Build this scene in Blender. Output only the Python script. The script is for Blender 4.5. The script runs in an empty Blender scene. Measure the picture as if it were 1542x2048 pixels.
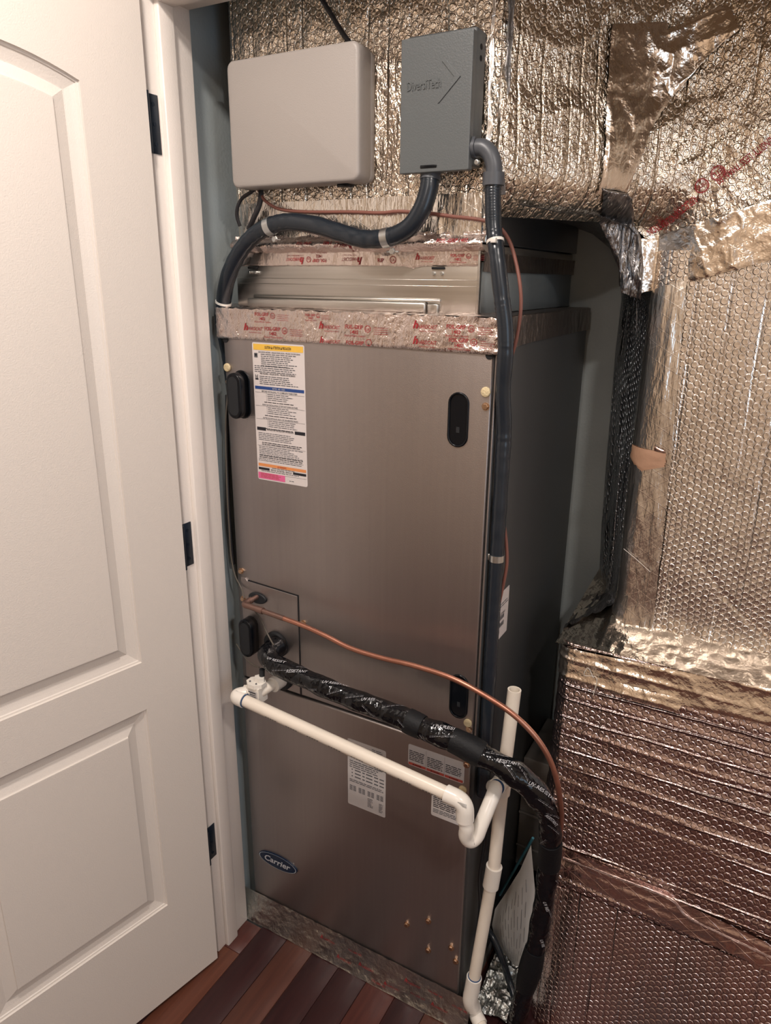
import bpy, bmesh, math, random
import numpy as np
from mathutils import Matrix, Vector
random.seed(7)
S = bpy.context.scene
COL = S.collection

# ---------------------------------------------------------------- camera
cam_d = bpy.data.cameras.new('camera'); cam_d.sensor_fit = 'HORIZONTAL'; cam_d.sensor_width = 36.0
cam_d.lens = 36.0 * 1436.5 / 1542.0; cam_d.clip_start = 0.01
cam = bpy.data.objects.new('camera', cam_d); COL.objects.link(cam)
R_ = Vector((0.87310383, 0.48743585, 0.00979749)); U_ = Vector((-0.15851849, 0.26482241, 0.95117873)); F_ = Vector((-0.46104402, 0.83203088, -0.30848505))
M_ = Matrix.Identity(4)
for i in range(3):
    M_[i][0] = R_[i]; M_[i][1] = U_[i]; M_[i][2] = -F_[i]
M_[0][3], M_[1][3], M_[2][3] = 0.9889, -1.1154, 1.5722
cam.matrix_world = M_
S.camera = cam

# ---------------------------------------------------------------- world, lights, exposure
w = bpy.data.worlds.new('world'); S.world = w; w.use_nodes = True
w.node_tree.nodes['Background'].inputs[0].default_value = (0.62, 0.80, 1.0, 1)
w.node_tree.nodes['Background'].inputs[1].default_value = 3.2
def area(name, loc, size, power, col, rot=(0, 0, 0), shape='DISK'):
    d = bpy.data.lights.new(name, 'AREA'); d.shape = shape; d.size = size; d.energy = power; d.color = col
    o = bpy.data.objects.new(name, d); o.location = loc; o.rotation_euler = rot; COL.objects.link(o); return o
area('ceiling_lamp', (0.40, -0.80, 2.425), 0.14, 17.5, (1.0, 0.91, 0.84))
area('ceiling_lamp', (1.55, -1.05, 2.425), 0.14, 17.5, (1.0, 0.91, 0.84))
area('ceiling_lamp', (0.75, -2.1, 2.425), 0.14, 11.0, (1.0, 0.92, 0.86))
pt = area('added_window_portal', (2.30, -1.30, 1.50), 1.0, 1.0, (1, 1, 1), (0, math.radians(90), 0), 'RECTANGLE'); pt.data.size = 1.2; pt.data.size_y = 1.0; pt.data.cycles.is_portal = True  # guides bluish sky in through the added east opening, as cool fill
S.view_settings.view_transform = 'Standard'; S.view_settings.look = 'None'
S.view_settings.gamma = 1.0; S.view_settings.exposure = 0.0; S.view_settings.use_curve_mapping = False
S.cycles.max_bounces = 8; S.cycles.glossy_bounces = 4; S.cycles.diffuse_bounces = 4
S.cycles.use_denoising = True

# ---------------------------------------------------------------- noise
def _hash(ix, iy, seed):
    h = (ix.astype(np.int64) * 374761393 + iy.astype(np.int64) * 668265263 + seed * 1442695041) & 0xffffffff
    h = ((h ^ (h >> 13)) * 1274126177) & 0xffffffff
    return ((h ^ (h >> 16)) & 0xffff) / 65535.0
def vnoise(x, y, seed=0):
    x = np.asarray(x, float); y = np.asarray(y, float)
    ix = np.floor(x); iy = np.floor(y); fx = x - ix; fy = y - iy
    fx = fx * fx * (3 - 2 * fx); fy = fy * fy * (3 - 2 * fy)
    a = _hash(ix, iy, seed); b = _hash(ix + 1, iy, seed); c = _hash(ix, iy + 1, seed); d = _hash(ix + 1, iy + 1, seed)
    return (a + (b - a) * fx) * (1 - fy) + (c + (d - c) * fx) * fy
def fbm(x, y, seed=0, o=3):
    x, y = np.broadcast_arrays(np.asarray(x, float), np.asarray(y, float))
    r = 0; a = .5
    for k in range(o):
        r = r + a * (vnoise(x * 2 ** k, y * 2 ** k, seed + k) - .5); a *= .5
    return r * 2
def ridge(x, y, seed=0):
    return 1 - np.abs(2 * vnoise(x, y, seed) - 1)

# ---------------------------------------------------------------- materials
MATS = {}
def newmat(name):
    m = bpy.data.materials.new(name); m.use_nodes = True; MATS[name] = m
    nt = m.node_tree; return m, nt, nt.nodes['Principled BSDF']
def L(nt, a, b): nt.links.new(a, b)
def N(nt, t, **kw):
    n = nt.nodes.new(t)
    for k, v in kw.items(): setattr(n, k, v)
    return n
def Mth(nt, op, a, b=None, c=None):
    n = N(nt, 'ShaderNodeMath', operation=op)
    for i, v in enumerate((a, b, c)):
        if v is None: continue
        if isinstance(v, (int, float)): n.inputs[i].default_value = v
        else: L(nt, v, n.inputs[i])
    return n.outputs[0]
def MR(nt, v, a, b, c, d, smooth=False):
    n = N(nt, 'ShaderNodeMapRange', clamp=True)
    if smooth: n.interpolation_type = 'SMOOTHSTEP'
    L(nt, v, n.inputs[0])
    for i, x in enumerate((a, b, c, d)): n.inputs[i + 1].default_value = x
    return n.outputs[0]
def noise(nt, vec, scale, detail=3, rough=.5, dim='3D'):
    n = N(nt, 'ShaderNodeTexNoise'); n.noise_dimensions = dim
    n.inputs['Scale'].default_value = scale; n.inputs['Detail'].default_value = detail; n.inputs['Roughness'].default_value = rough
    if vec is not None: L(nt, vec, n.inputs['Vector'])
    return n.outputs['Fac']
def pos(nt): return N(nt, 'ShaderNodeNewGeometry').outputs['Position']
def scaled(nt, vec, s):
    n = N(nt, 'ShaderNodeVectorMath', operation='MULTIPLY'); L(nt, vec, n.inputs[0]); n.inputs[1].default_value = s; return n.outputs[0]
def ramp(nt, fac, stops):
    n = N(nt, 'ShaderNodeValToRGB'); L(nt, fac, n.inputs[0]); cr = n.color_ramp
    while len(cr.elements) < len(stops): cr.elements.new(0.5)
    for e, (p, c) in zip(cr.elements, stops): e.position = p; e.color = (*c, 1)
    return n.outputs[0]
def bump(nt, bsdf, h, dist, strength=1.0):
    n = N(nt, 'ShaderNodeBump'); n.inputs['Distance'].default_value = dist; n.inputs['Strength'].default_value = strength
    L(nt, h, n.inputs['Height']); L(nt, n.outputs[0], bsdf.inputs['Normal']); return n
def srgb(r, g, b):
    f = lambda v: ((v / 255 + .055) / 1.055) ** 2.4 if v / 255 > .04045 else v / 255 / 12.92
    return (f(r), f(g), f(b))
def simple(name, col, rough=.5, metal=0.0, spec=.5, bmp=None, var=0.0, coat=0.0):
    m, nt, b = newmat(name)
    b.inputs['Base Color'].default_value = (*col, 1); b.inputs['Roughness'].default_value = rough
    b.inputs['Metallic'].default_value = metal; b.inputs['Specular IOR Level'].default_value = spec
    b.inputs['Coat Weight'].default_value = coat
    P = None
    if var:
        P = pos(nt); nz = noise(nt, P, 9, 4)
        c = ramp(nt, nz, [(.3, tuple(v * (1 - var) for v in col)), (.7, tuple(min(1, v * (1 + var)) for v in col))]); L(nt, c, b.inputs['Base Color'])
    if bmp:
        P = pos(nt); bump(nt, b, noise(nt, P, bmp[0], 3), bmp[1])
    return m

simple('door_paint', (.68, .62, .565), .38, bmp=(420, .0004))
simple('trim_paint', (.82, .75, .69), .33, bmp=(300, .0004))
simple('room_wall', (.64, .52, .395), .8)
simple('ceiling_paint', (.8, .76, .70), .9)
simple('closet_wall', (.36, .40, .405), .55, var=.06, bmp=(160, .0006))
def cabinet_mat(name, col, rough):
    m, nt, b = newmat(name); P = pos(nt)
    st = noise(nt, scaled(nt, P, (60, 60, 1.4)), 2.0, 3)
    c = ramp(nt, st, [(.3, tuple(v * .975 for v in col)), (.7, tuple(v * 1.02 for v in col))])
    L(nt, c, b.inputs['Base Color']); b.inputs['Roughness'].default_value = rough; b.inputs['Metallic'].default_value = .93 if col[0] > .1 else .3
    bump(nt, b, noise(nt, P, 900, 2), .0002)
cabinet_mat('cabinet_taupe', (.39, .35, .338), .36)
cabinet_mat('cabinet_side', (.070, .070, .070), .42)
simple('black_plastic', (.003, .004, .006), .25, spec=.3)
simple('black_rubber', (.010, .012, .015), .55)
simple('dark_hole', (.004, .004, .005), .8)
simple('white_pvc', (.78, .70, .60), .30, var=.05)
simple('white_fitting', (.80, .75, .68), .25)
simple('blue_primer', (.01, .05, .14), .4)
simple('box_cream', (.34, .305, .28), .42, bmp=(500, .0003))
simple('box_grey', (.095, .103, .105), .42, bmp=(500, .0003))
simple('grey_pvc', (.07, .075, .085), .4)
simple('conduit_blue', (.013, .018, .025), .27, spec=.5)
simple('zinc', (.62, .64, .64), .3, 1.0)
simple('brass_screw', (.55, .38, .26), .3, 1.0)
simple('nylon', (.72, .68, .62), .4)
simple('cable_red', (.20, .075, .055), .5)
simple('cable_dark', (.022, .020, .022), .5)
simple('wire_brown', (.09, .075, .06), .5)
simple('putty', (.62, .50, .30), .6, bmp=(200, .002))
simple('paper_white', (.60, .59, .56), .5)
simple('label_white', (.66, .60, .58), .35)
simple('label_grey', (.50, .47, .46), .35)
simple('ink_black', (.012, .012, .018), .5)
simple('ink_grey', (.10, .10, .11), .5)
simple('ink_yellow', (.80, .48, .07), .4)
simple('ink_blue', (.02, .06, .22), .4)
simple('ink_orange', (.72, .27, .09), .4)
simple('ink_pink', (.72, .13, .30), .4)
simple('ink_red', (.42, .07, .05), .4)
simple('badge_navy', (.002, .012, .035), .2)
simple('badge_silver', (.42, .46, .50), .3, .2)
simple('hinge_dark', (.012, .022, .038), .4, .6)
simple('red_print', (.30, .020, .025), .5)
simple('print_white', (.42, .42, .44), .5)
simple('cardboard', (.42, .24, .15), .75, bmp=(90, .001))
simple('duct_board', (.21, .195, .18), .5, var=.1)
simple('teal_edge', (.02, .10, .13), .4)
def galv():
    m, nt, b = newmat('galvanised'); P = pos(nt)
    st = noise(nt, scaled(nt, P, (1.0, 1.0, 40)), 3.0, 3)
    blotch = noise(nt, P, 5, 2)
    b.inputs['Metallic'].default_value = 1.0
    c = ramp(nt, st, [(.3, (.50, .47, .43)), (.7, (.60, .57, .53))]); L(nt, c, b.inputs['Base Color'])
    r = MR(nt, blotch, .35, .65, .30, .42); L(nt, r, b.inputs['Roughness'])
    wv = noise(nt, scaled(nt, P, (7, 7, .6)), 1.0, 1)
    bump(nt, b, wv, .02, .15)
galv()
simple('copper_dull', (.26, .16, .13), .42, .8, var=.2)
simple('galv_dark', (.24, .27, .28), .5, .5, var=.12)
def copper():
    m, nt, b = newmat('copper'); P = pos(nt)
    c = ramp(nt, noise(nt, P, 14, 3), [(.35, (.36, .16, .11)), (.65, (.52, .25, .175))]); L(nt, c, b.inputs['Base Color'])
    b.inputs['Metallic'].default_value = .85; b.inputs['Roughness'].default_value = .36
copper()
def wrap():
    m, nt, b = newmat('black_wrap'); P = pos(nt)
    b.inputs['Base Color'].default_value = (.003, .0035, .005, 1); b.inputs['Roughness'].default_value = .14; b.inputs['Specular IOR Level'].default_value = .45
    n1 = noise(nt, P, 24, 3, .5); bump(nt, b, n1, .014, .8)
wrap()
simple('foam_black', (.004, .0045, .006), .6, spec=.3, bmp=(220, .0006))

def bubble_foil(name, tint=(.86, .80, .73), rough=.2, bub=.0022, vcrease=0.0, hcrease=0.0, crumple=.004, rot=0.0):
    m, nt, b = newmat(name)
    uv = N(nt, 'ShaderNodeUVMap').outputs[0]
    mp = N(nt, 'ShaderNodeMapping'); mp.inputs['Rotation'].default_value = (0, 0, rot); L(nt, uv, mp.inputs[0])
    wob = N(nt, 'ShaderNodeTexNoise'); wob.inputs['Scale'].default_value = 14; L(nt, uv, wob.inputs['Vector'])
    ad = N(nt, 'ShaderNodeVectorMath', operation='MULTIPLY_ADD'); L(nt, wob.outputs['Color'], ad.inputs[0]); ad.inputs[1].default_value = (.014, .014, 0); L(nt, mp.outputs[0], ad.inputs[2])
    sp = N(nt, 'ShaderNodeSeparateXYZ'); L(nt, ad.outputs[0], sp.inputs[0])
    X, Y = sp.outputs[0], sp.outputs[1]
    p = .0128; W_ = p * 1.7320508
    def lat(ox, oy):
        a = Mth(nt, 'SUBTRACT', Mth(nt, 'FLOORED_MODULO', Mth(nt, 'ADD', X, ox), W_), W_ / 2)
        c = Mth(nt, 'SUBTRACT', Mth(nt, 'FLOORED_MODULO', Mth(nt, 'ADD', Y, oy), p), p / 2)
        return Mth(nt, 'SQRT', Mth(nt, 'ADD', Mth(nt, 'MULTIPLY', a, a), Mth(nt, 'MULTIPLY', c, c)))
    d = Mth(nt, 'MINIMUM', lat(5.0, 5.0), lat(5.0 + W_ / 2, 5.0 + p / 2))
    h = MR(nt, d, .0046, .0060, 1.0, 0.0, True)
    h = Mth(nt, 'SUBTRACT', h, MR(nt, d, 0, .0052, .18, 0.0, True))
    amp = MR(nt, noise(nt, uv, 9, 2), .3, .7, .55, 1.15)
    H = Mth(nt, 'MULTIPLY', Mth(nt, 'MULTIPLY', h, amp), bub)
    if crumple:
        H = Mth(nt, 'ADD', H, Mth(nt, 'MULTIPLY', noise(nt, scaled(nt, uv, (1.6, .7, 1)), 38, 4, .6), crumple))
    def crease(axis, freq, depth, mod):
        s2 = N(nt, 'ShaderNodeSeparateXYZ'); L(nt, uv, s2.inputs[0])
        wn = Mth(nt, 'MULTIPLY', noise(nt, uv, 10, 2), .22)
        v = N(nt, 'ShaderNodeTexVoronoi'); v.voronoi_dimensions = '1D'; v.feature = 'DISTANCE_TO_EDGE'; v.inputs['Scale'].default_value = 1.0
        L(nt, Mth(nt, 'ADD', Mth(nt, 'MULTIPLY', s2.outputs[axis], freq), wn), v.inputs['W'])
        g = MR(nt, v.outputs['Distance'], 0.0, .10, 1.0, 0.0, True)
        return Mth(nt, 'MULTIPLY', Mth(nt, 'MULTIPLY', g, MR(nt, noise(nt, scaled(nt, uv, mod), 1, 2), .40, .62, 0, 1)), depth)
    if vcrease: H = Mth(nt, 'SUBTRACT', H, crease(0, 26, vcrease, (30, 3, 1)))
    if hcrease: H = Mth(nt, 'ADD', H, crease(1, 26, hcrease, (3, 30, 1)))
    bn = bump(nt, b, H, 1.0)
    b.inputs['Base Color'].default_value = (*tint, 1); b.inputs['Metallic'].default_value = 1.0; b.inputs['Roughness'].default_value = rough
    return m
bubble_foil('foil_plenum', (.93, .83, .71), .20, .0012, vcrease=.0034, crumple=.010)
bubble_foil('foil_branch', (.93, .83, .70), .19, .0012, vcrease=.0028, crumple=.009)
bubble_foil('foil_branch_turned', (.86, .79, .71), .22, .0022, vcrease=0, crumple=.006, rot=.5)
bubble_foil('foil_return', (.86, .80, .74), .22, .0012, vcrease=.0012, crumple=.0022)
bubble_foil('foil_lower', (.64, .51, .49), .16, .0009, hcrease=.0050, crumple=.0035)  # tint reddened and darkened to stand for the floor mirrored in it
bubble_foil('foil_bottom', (.74, .62, .59), .22, .0010, vcrease=.0022, crumple=.0025)  # pinkish tint stands in for the wood floor's reflection
bubble_foil('foil_shaded', (.30, .31, .33), .35, .0020, vcrease=.003, crumple=.004)  # same foil, tint darkened to stand for shade and the dark closet mirrored
def fsk(name, tint, rough=.2, scrim=.0010, crinkle=.004, sc=(1, 1, 1)):
    m, nt, b = newmat(name)
    uv = N(nt, 'ShaderNodeUVMap').outputs[0]
    s2 = N(nt, 'ShaderNodeSeparateXYZ'); L(nt, uv, s2.inputs[0])
    H = None
    if scrim:
        for (a, c, per) in ((1, 0, .024), (.5, .87, .024), (.5, -.87, .024)):
            t = Mth(nt, 'ADD', Mth(nt, 'MULTIPLY', s2.outputs[0], a), Mth(nt, 'MULTIPLY', s2.outputs[1], c))
            k = Mth(nt, 'ABSOLUTE', Mth(nt, 'SUBTRACT', Mth(nt, 'FLOORED_MODULO', t, per), per / 2))
            g = Mth(nt, 'MULTIPLY', MR(nt, k, 0, .0009, 1, 0, True), scrim)
            H = g if H is None else Mth(nt, 'ADD', H, g)
    c = Mth(nt, 'MULTIPLY', noise(nt, scaled(nt, uv, sc), 22, 4, .55), crinkle)
    H = c if H is None else Mth(nt, 'ADD', H, c)
    bump(nt, b, H, 1.0)
    b.inputs['Base Color'].default_value = (*tint, 1); b.inputs['Metallic'].default_value = 1.0; b.inputs['Roughness'].default_value = rough
fsk('fsk_tape', (.90, .80, .69), .20, .00006, .0060)
fsk('fsk_strip', (.80, .75, .69), .24, .00010, .006, (2.2, .5, 1))
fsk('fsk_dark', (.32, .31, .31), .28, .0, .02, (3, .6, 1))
fsk('tape_pink', (.72, .55, .50), .24, .0003, .004)
def mastic(name, tint, rough, cr):
    m, nt, b = newmat(name); P = pos(nt)
    n1 = noise(nt, scaled(nt, P, (1.0, 1.0, .7)), 60, 5, .6); n2 = noise(nt, P, 14, 3)
    H = Mth(nt, 'ADD', Mth(nt, 'MULTIPLY', n1, cr), Mth(nt, 'MULTIPLY', n2, cr * 1.5)); bump(nt, b, H, 1.0)
    b.inputs['Metallic'].default_value = 1.0; b.inputs['Base Color'].default_value = (*tint, 1); b.inputs['Roughness'].default_value = rough
mastic('mastic_tape', (.76, .66, .62), .20, .0065)
mastic('mastic_flat', (.76, .66, .61), .30, .0028)
mastic('mastic_grey', (.54, .55, .53), .30, .0045)
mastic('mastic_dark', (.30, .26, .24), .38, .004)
def wood(name, c1, c2):
    m, nt, b = newmat(name)
    oi = N(nt, 'ShaderNodeObjectInfo'); P = pos(nt)
    ad = N(nt, 'ShaderNodeVectorMath', operation='ADD'); L(nt, P, ad.inputs[0]); L(nt, oi.outputs['Random'], ad.inputs[1])
    g = noise(nt, scaled(nt, ad.outputs[0], (55, 2.2, 1)), 1.6, 5, .65)
    c = ramp(nt, g, [(.28, c1), (.72, c2)]); L(nt, c, b.inputs['Base Color'])
    b.inputs['Roughness'].default_value = .45; b.inputs['Specular IOR Level'].default_value = .35; b.inputs['Coat Weight'].default_value = .08; b.inputs['Coat Roughness'].default_value = .2
    bump(nt, b, g, .0006, .5)
wood('wood_light', (.095, .031, .019), (.15, .052, .030))
wood('wood_mid', (.060, .021, .015), (.098, .034, .022))
wood('wood_dark', (.022, .007, .008), (.042, .012, .012))
wood('wood_red', (.055, .015, .013), (.09, .026, .019))

# ---------------------------------------------------------------- mesh builder
class MB:
    def __init__(s): s.v = []; s.f = []; s.mi = []; s.uv = {}; s.mats = []; s.sm = []
    def m(s, name):
        if name not in s.mats: s.mats.append(name)
        return s.mats.index(name)
    def add(s, verts, faces, mat, smooth=False, uvs=None):
        o = len(s.v); k = s.m(mat); s.v += [tuple(map(float, p)) for p in verts]
        if uvs is not None:
            for i, u in enumerate(uvs): s.uv[o + i] = u
        for f in faces: s.f.append(tuple(o + i for i in f)); s.mi.append(k); s.sm.append(smooth)
        return s
    def box(s, a, b, mat, bev=0.0, seg=2, rot=None):
        a = Vector(a); b = Vector(b); bm = bmesh.new(); bmesh.ops.create_cube(bm, size=1)
        c = (a + b) / 2; d = b - a
        for v in bm.verts: v.co = Vector((v.co.x * d.x, v.co.y * d.y, v.co.z * d.z))
        if bev: bmesh.ops.bevel(bm, geom=bm.edges[:], offset=min(bev, min(abs(x) for x in d) * .49), segments=seg, profile=.5, affect='EDGES')
        if rot is not None:
            for v in bm.verts: v.co = rot @ v.co
        for v in bm.verts: v.co += c
        s.bm(bm, mat, smooth=bool(bev)); return s
    def bm(s, bm, mat, smooth=False):
        bm.verts.ensure_lookup_table(); bm.verts.index_update()
        s.add([v.co[:] for v in bm.verts], [[v.index for v in f.verts] for f in bm.faces], mat, smooth); bm.free()
    def tube(s, path, r, mat, seg=14, cap=True, rf=None, closed=False):
        P = [Vector(p) for p in path]; n = len(P); rings = []; nrm = None
        V = []; UVs = []; L_ = 0
        for i, p in enumerate(P):
            t = (P[min(i + 1, n - 1)] - P[max(i - 1, 0)]).normalized()
            if nrm is None:
                nrm = t.cross(Vector((0, 0, 1)));
                if nrm.length < .1: nrm = t.cross(Vector((0, 1, 0)))
                nrm.normalize()
            nrm = (nrm - t * nrm.dot(t)).normalized(); bn = t.cross(nrm)
            if i: L_ += (P[i] - P[i - 1]).length
            for k in range(seg):
                a = 2 * math.pi * k / seg
                rr = (r[i] if isinstance(r, (list, tuple)) else r) * (rf(L_, a) if rf else 1)
                V.append(p + (nrm * math.cos(a) + bn * math.sin(a)) * rr); UVs.append((a * .02, L_))
        F = [(i * seg + k, i * seg + (k + 1) % seg, (i + 1) * seg + (k + 1) % seg, (i + 1) * seg + k) for i in range(n - 1) for k in range(seg)]
        s.add(V, F, mat, True, UVs)
        if cap: s.add(V[:seg], [tuple(range(seg))[::-1]], mat); s.add(V[-seg:], [tuple(range(seg))], mat)
        return s
    def prism(s, poly, axis, a, b, mat, smooth=False, bev=0.0):
        """poly in the two axes other than `axis`, extruded from a to b"""
        n = len(poly)
        def p3(u, v, w_): return {0: (w_, u, v), 1: (u, w_, v), 2: (u, v, w_)}[axis]
        bm = bmesh.new(); A = [bm.verts.new(p3(u, v, a)) for u, v in poly]; B = [bm.verts.new(p3(u, v, b)) for u, v in poly]
        bm.faces.new(A); fb = bm.faces.new(B[::-1])
        for i in range(n): bm.faces.new((A[i], B[i], B[(i + 1) % n], A[(i + 1) % n]))
        bmesh.ops.recalc_face_normals(bm, faces=bm.faces[:])
        if bev:
            es = [e for e in bm.edges if all(v in A for v in e.verts)]
            bmesh.ops.bevel(bm, geom=es, offset=bev, segments=3, profile=.5, affect='EDGES')
        s.bm(bm, mat, smooth)
        return s
    def grid(s, Pts, mat, UVg=None, flip=False, smooth=True):
        n, m = Pts.shape[:2]; V = Pts.reshape(-1, 3)
        F = []
        for i in range(n - 1):
            b = i * m
            for j in range(m - 1):
                q = (b + j, b + m + j, b + m + j + 1, b + j + 1); F.append(q[::-1] if flip else q)
        s.add(V.tolist(), F, mat, smooth, None if UVg is None else UVg.reshape(-1, 2).tolist()); return s
    def build(s, name, parent=None, pin=None, kind=None):
        me = bpy.data.meshes.new(name); me.from_pydata(s.v, [], s.f)
        for k in s.mats: me.materials.append(MATS[k])
        me.polygons.foreach_set('material_index', s.mi); me.polygons.foreach_set('use_smooth', s.sm)
        if s.uv:
            ul = me.uv_layers.new(name='UVMap'); li = np.zeros(len(me.loops), int); me.loops.foreach_get('vertex_index', li)
            ar = np.zeros((len(s.v), 2));
            for k, u in s.uv.items(): ar[k] = u
            ul.data.foreach_set('uv', ar[li].ravel())
        me.update()
        o = bpy.data.objects.new(name, me)
        if pin is None:
            co = np.array(s.v); c = Vector(((co[:, 0].min() + co[:, 0].max()) / 2, (co[:, 1].min() + co[:, 1].max()) / 2, co[:, 2].min()))
        else: c = Vector(pin)
        me.transform(Matrix.Translation(-c)); o.location = c
        COL.objects.link(o)
        if parent is not None: o.parent = parent; o.matrix_parent_inverse = Matrix.Translation(-world_loc(parent))
        if kind: o['kind'] = kind
        elif name.endswith('_print') or name == 'badge_lettering': o['kind'] = 'stuff'
        return o
def world_loc(o):
    l = Vector(o.location)
    if o.parent is not None: l = l + world_loc(o.parent) + o.matrix_parent_inverse.to_translation()
    return l
def empty(name, loc, label, cat, group=None):
    o = bpy.data.objects.new(name, None); o.location = loc; o.empty_display_size = .05; COL.objects.link(o); return tag(o, label, cat, group)
def tag(o, label, cat, group=None):
    o['label'] = label; o['category'] = cat
    if group: o['group'] = group
    return o
def clone(o, loc, parent=None, rz=0):
    c = o.copy(); COL.objects.link(c); c.parent = None; c.matrix_parent_inverse = Matrix.Identity(4); c.location = loc
    if parent is not None: c.parent = parent; c.matrix_parent_inverse = Matrix.Translation(-world_loc(parent))
    return c
def cr(pts, n=8):
    """Catmull-Rom through pts"""
    P = [Vector(p) for p in pts]; P = [2 * P[0] - P[1]] + P + [2 * P[-1] - P[-2]]; out = []
    for i in range(1, len(P) - 2):
        for k in range(n):
            t = k / n; a, b, c, d = P[i - 1:i + 3]
            out.append(.5 * ((2 * b) + (-a + c) * t + (2 * a - 5 * b + 4 * c - d) * t * t + (-a + 3 * b - 3 * c + d) * t ** 3))
    out.append(P[-2]); return out
def rrect(x0, x1, z0, z1, r, n=5):
    out = []
    for cx, cz, a0 in ((x1 - r, z1 - r, 0), (x0 + r, z1 - r, 90), (x0 + r, z0 + r, 180), (x1 - r, z0 + r, 270)):
        for k in range(n + 1):
            a = math.radians(a0 + 90 * k / n); out.append((cx + r * math.cos(a), cz + r * math.sin(a)))
    return out
def circ(cx, cz, r, n=20, ry=None): return [(cx + r * math.cos(2 * math.pi * k / n), cz + (ry or r) * math.sin(2 * math.pi * k / n)) for k in range(n)]
_TC = {}
def textgeo(s, shear=0.0, bold=0.0, spacing=1.0):
    k = (s, shear, bold, spacing)
    if k not in _TC:
        cu = bpy.data.curves.new('t', 'FONT'); cu.body = s; cu.shear = shear; cu.offset = bold; cu.resolution_u = 2; cu.space_character = spacing
        ob = bpy.data.objects.new('t', cu); me = bpy.data.meshes.new_from_object(ob)
        V = np.array([v.co[:2] for v in me.vertices]); Fs = [tuple(p.vertices) for p in me.polygons]
        bpy.data.objects.remove(ob); bpy.data.meshes.remove(me)
        V[:, 0] -= V[:, 0].min(); _TC[k] = (V, Fs, V[:, 0].max())
    return _TC[k]
def text(mb, s, mat, fn, x, z, h, width=None, ang=0.0, anchor='l', **kw):
    """text of cap height h at (x, z); fn maps (u, v) on the surface to 3D"""
    V, Fs, wd = textgeo(s, **kw); k = h / .70; kx = k if width is None else width / wd
    ox = {'l': 0, 'c': -wd * kx / 2, 'r': -wd * kx}[anchor]
    ca, sa = math.cos(ang), math.sin(ang)
    P = [fn(x + (u * kx + ox) * ca - v * k * sa, z + (u * kx + ox) * sa + v * k * ca) for u, v in V]
    mb.add(P, Fs, mat)
def ring(mb, mat, fn, x, z, r, t, n=24, rx=1.0):
    P = []; F = []
    for k in range(n):
        a = 2 * math.pi * k / n
        P.append(fn(x + r * rx * math.cos(a), z + r * math.sin(a))); P.append(fn(x + (r - t) * rx * math.cos(a), z + (r - t) * math.sin(a)))
    for k in range(n):
        a = 2 * k; b = 2 * ((k + 1) % n); F.append((a, a + 1, b + 1, b))
    mb.add(P, F, mat)
def quad(mb, mat, fn, x0, x1, z0, z1): mb.add([fn(x0, z0), fn(x1, z0), fn(x1, z1), fn(x0, z1)], [(0, 1, 2, 3)], mat)
def fineprint(mb, mat, fn, x0, x1, ztop, zbot, lh, fill=.5, ragged=.35, rng=None):
    """rows of tiny unreadable print as short dashes"""
    rng = rng or random; z = ztop
    while z - lh * fill > zbot:
        x = x0; end = x1 - rng.random() * (x1 - x0) * ragged
        while x < end:
            wl = lh * rng.uniform(1.0, 4.0); e = min(x + wl, end)
            quad(mb, mat, fn, x, e, z - lh * fill, z); x = e + lh * .4
        z -= lh

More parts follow.
